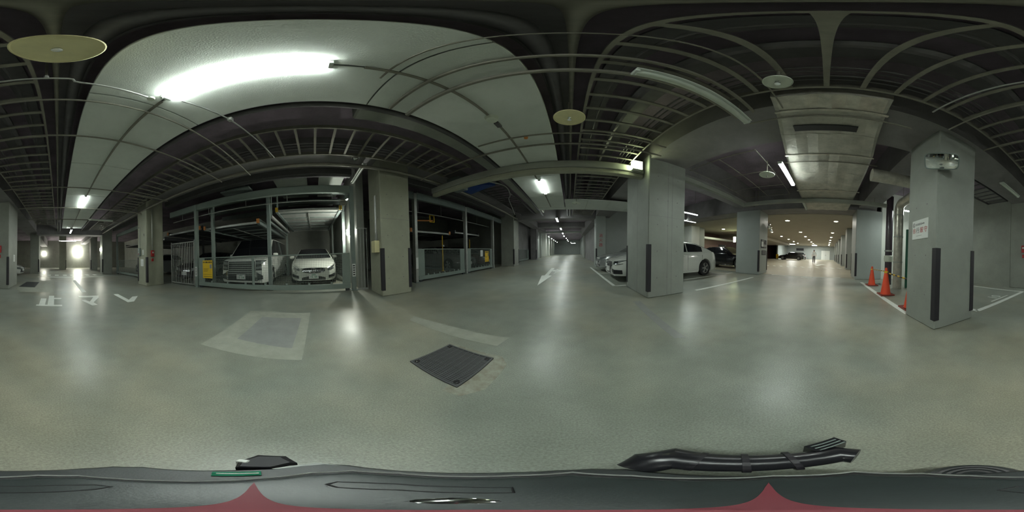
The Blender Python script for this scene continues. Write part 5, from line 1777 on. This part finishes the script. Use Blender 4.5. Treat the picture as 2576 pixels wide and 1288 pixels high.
# ------------------------------------------------------------------ the robot cart that carries the camera
ROB = 0.25
rob = thing('camera_robot', 'dark rounded robot cart under the camera with a red stripe', 'robot', (-0.03, -0.04, 0))
outline = [(0.079, -0.236), (0.023, -0.252), (-0.036, -0.262), (-0.085, -0.262), (-0.125, -0.240), (-0.150, -0.205), (-0.180, -0.165), (-0.215, -0.117), (-0.235, -0.076), (-0.255, -0.045), (-0.265, -0.010), (-0.251, 0.027), (-0.217, 0.063), (-0.176, 0.102),
           (-0.125, 0.143), (-0.077, 0.173), (-0.02, 0.196), (0.028, 0.203), (0.075, 0.190), (0.110, 0.150), (0.145, 0.100), (0.175, 0.050), (0.197, -0.006), (0.209, -0.070), (0.195, -0.112), (0.160, -0.155), (0.122, -0.195)]
seam = [(0.055, -0.181), (0.018, -0.200), (-0.026, -0.198), (-0.055, -0.178), (-0.090, -0.148), (-0.113, -0.122), (-0.154, -0.079), (-0.190, -0.030), (-0.195, 0.020), (-0.163, 0.065), (-0.108, 0.104), (-0.062, 0.135), (-0.001, 0.160), (0.059, 0.132),
        (0.112, 0.080), (0.157, 0.028), (0.184, -0.060), (0.147, -0.130), (0.105, -0.160)]


def scaled(poly, k, cx=-0.02, cy=-0.03):
    return [(cx + (x - cx) * k, cy + (y - cy) * k) for x, y in poly]


def loft(polys, nm, m, par, cap=True):
    V, F = [], []
    n = len(polys[0][0])
    for pl, z in polys:
        V += [(x, y, z) for x, y in pl]
    for i in range(len(polys) - 1):
        for k in range(n):
            F.append((i * n + k, i * n + (k + 1) % n, (i + 1) * n + (k + 1) % n, (i + 1) * n + k))
    if cap:
        F.append(tuple(range(n))[::-1])
        F.append(tuple(range((len(polys) - 1) * n, len(polys) * n)))
    return MB().add(V, F).build(nm, m, par, smooth=True)


loft([(scaled(outline, 0.90), 0.05), (scaled(outline, 0.98), 0.09), (scaled(outline, 1.0), 0.16), (scaled(outline, 0.985), 0.205), (scaled(outline, 0.94), 0.225)], 'body', 'robot_grey', rob)
loft([(scaled(seam, 1.05), 0.222), (scaled(seam, 1.05), 0.232), (scaled(seam, 1.03), 0.236)], 'seam_strip', 'ink_black', rob)
cover = loft([(scaled(seam, 1.0), 0.225), (scaled(seam, 1.0), 0.243), (scaled(seam, 0.97), 0.250), (scaled(seam, 0.90), 0.252)], 'top_cover', 'robot_cover', rob)
MB().tube([(x, y, 0.226) for x, y in scaled(seam, 1.09)] + [(*scaled(seam, 1.09)[0], 0.226)], 0.0035, 6, caps=False).build('chrome_trim', 'galv', rob)
# red stripe: narrow band with pointed ends
d = Vector((0.277, 0.105)).normalized()
nrm = Vector((-d.y, d.x))
c0 = Vector((-0.003, -0.027))
ln, hw_ = 0.146, 0.0095
pts = []
for t in (-1, -0.85, -0.6, 0, 0.6, 0.85):
    k = hw_ * (1 - abs(t)) ** 0.8 + 0.0006
    pts.append(c0 + d * (ln * t) + nrm * k)
pts.append(c0 + d * ln)
for t in (0.85, 0.6, 0, -0.6, -0.85):
    k = hw_ * (1 - abs(t)) ** 0.8 + 0.0006
    pts.append(c0 + d * (ln * t) - nrm * k)
MB().prism([(p.x, p.y) for p in pts], 0.251, 0.2545).build('red_stripe', 'robot_red', cover)
# recessed grips outlined on the cover
for poly in ([(0.046, -0.142), (0.02, -0.152), (-0.001, -0.158), (-0.033, -0.157), (-0.043, -0.145), (-0.028, -0.135), (0.03, -0.114), (0.05, -0.12)], [(-0.140, -0.015), (-0.151, -0.004), (-0.140, 0.02), (-0.123, 0.042), (-0.085, 0.068), (-0.045, 0.088), (-0.035, 0.064), (-0.098, 0.028), (-0.123, -0.008)]):
    MB().tube([(x, y, 0.2525) for x, y in poly] + [(*poly[0], 0.2525)], 0.0022, 5, caps=False).build('grip_outline', 'ink_black', cover)
MB().lathe([(0.0, 0.004), (0.012, 0.003), (0.016, 0.0), (0.0, 0.0)], (-0.038, 0.016, 0.2515), 16).build('cover_highlight', 'chrome', cover, smooth=True)  # chrome disc standing in for the white highlight on the cover
# green status bar and pale ledge on one side
MB().add([(-0.172, -0.148, 0.221), (-0.203, -0.094, 0.221), (-0.182, -0.086, 0.229), (-0.153, -0.136, 0.229), (-0.172, -0.148, 0.231), (-0.203, -0.094, 0.231), (-0.182, -0.086, 0.236), (-0.153, -0.136, 0.236)],
         [(3, 2, 1, 0), (4, 5, 6, 7), (0, 1, 5, 4), (1, 2, 6, 5), (2, 3, 7, 6), (3, 0, 4, 7)]).build('status_bar', 'robot_green', rob)
MB().tube([(-0.166, -0.138, 0.236), (-0.191, -0.092, 0.236)], 0.0025, 5).build('bar_highlight', 'white_plastic', rob)  # white strip painted as the highlight along the green bar
MB().prism([(-0.222, -0.085), (-0.243, -0.062), (-0.262, -0.02), (-0.236, 0.028), (-0.206, 0.02), (-0.214, -0.03)], 0.2, 0.221).build('side_ledge', 'robot_light', rob)
# dark gripper arm on the lift side
loft([([(-0.209, -0.135), (-0.245, -0.147), (-0.285, -0.129), (-0.292, -0.080), (-0.26, -0.055), (-0.225, -0.085)], 0.10), ([(-0.209, -0.135), (-0.245, -0.147), (-0.290, -0.129), (-0.296, -0.078), (-0.26, -0.053), (-0.225, -0.085)], 0.22), ([(-0.215, -0.130), (-0.245, -0.138), (-0.278, -0.122), (-0.283, -0.085), (-0.258, -0.064), (-0.228, -0.088)], 0.235)], 'side_bracket', 'rubber', rob)
MB().box(-0.252, -0.236, -0.150, -0.128, 0.12, 0.238, c=0.003).build('bracket_band', 'white_plastic', rob)
# black tubular bumper and clamp on the pillar side
bump = [(0.085, 0.185, 0.20), (0.125, 0.205, 0.215), (0.165, 0.200, 0.215), (0.190, 0.150, 0.215), (0.222, 0.095, 0.215), (0.255, 0.040, 0.215), (0.280, -0.005, 0.215), (0.305, -0.050, 0.215), (0.290, -0.082, 0.215)]
bp_ = MB().tube(bump, [0.034, 0.050, 0.056, 0.048, 0.044, 0.041, 0.039, 0.041, 0.038], 16).build('bumper_tube', 'black_plastic', rob, smooth=True)
for t in (0.35, 0.5, 0.65):
    i = int(t * (len(bump) - 1))
    p, q = Vector(bump[i]), Vector(bump[i + 1])
    m2 = p.lerp(q, t * (len(bump) - 1) - i)
    dd = (q - p).normalized() * 0.006
    MB().tube([m2 - dd, m2 + dd], 0.050, 16).build('clamp_ring', 'rubber', bp_)
MB().prism([(0.335, 0.020), (0.392, -0.045), (0.366, -0.072), (0.306, -0.008)], 0.17, 0.25).build('clamp_head', 'black_plastic', bp_)
for k in range(3):
    a = k * 0.018
    MB().tube([(0.332 - a * 0.45, 0.006 - a * 0.55, 0.2525), (0.378 - a * 0.45, -0.048 - a * 0.55, 0.2525)], 0.003, 5).build('clamp_rib', 'steel', bp_)
# domed wheel guard
MB().lathe([(0.075, 0.0), (0.072, 0.10), (0.06, 0.135), (0.035, 0.15), (0.0, 0.152)], (0.118, -0.185, 0.05), 24).build('wheel_guard', 'robot_grey', rob, smooth=True)
for rr_ in (0.022, 0.034, 0.046):
    zz = 0.05 + (0.1495 if rr_ < 0.03 else 0.1495 if rr_ < 0.036 else 0.1465)
    MB().lathe([(rr_ - 0.003, 0.0), (rr_ + 0.003, 0.0), (rr_ + 0.003, 0.004), (rr_ - 0.003, 0.004)], (0.118, -0.185, zz), 24, closed=True).build('guard_ring', 'galv_dark', rob)
for x, y in ((0.10, -0.15), (-0.16, -0.13), (-0.14, 0.08), (0.10, 0.08)):
    MB().lathe([(0.0, -0.02), (0.04, -0.02), (0.05, -0.012), (0.05, 0.012), (0.04, 0.02), (0.0, 0.02)], (x, y, 0.05), 20, 'y').build('wheel', 'rubber', rob, smooth=True)
MB().tube([(-0.0028, -0.0256, 0.254), (-0.0005, -0.0048, 0.9)], 0.0022, 6).build('mast', 'robot_red', rob)

bpy.data.objects.remove(_to)
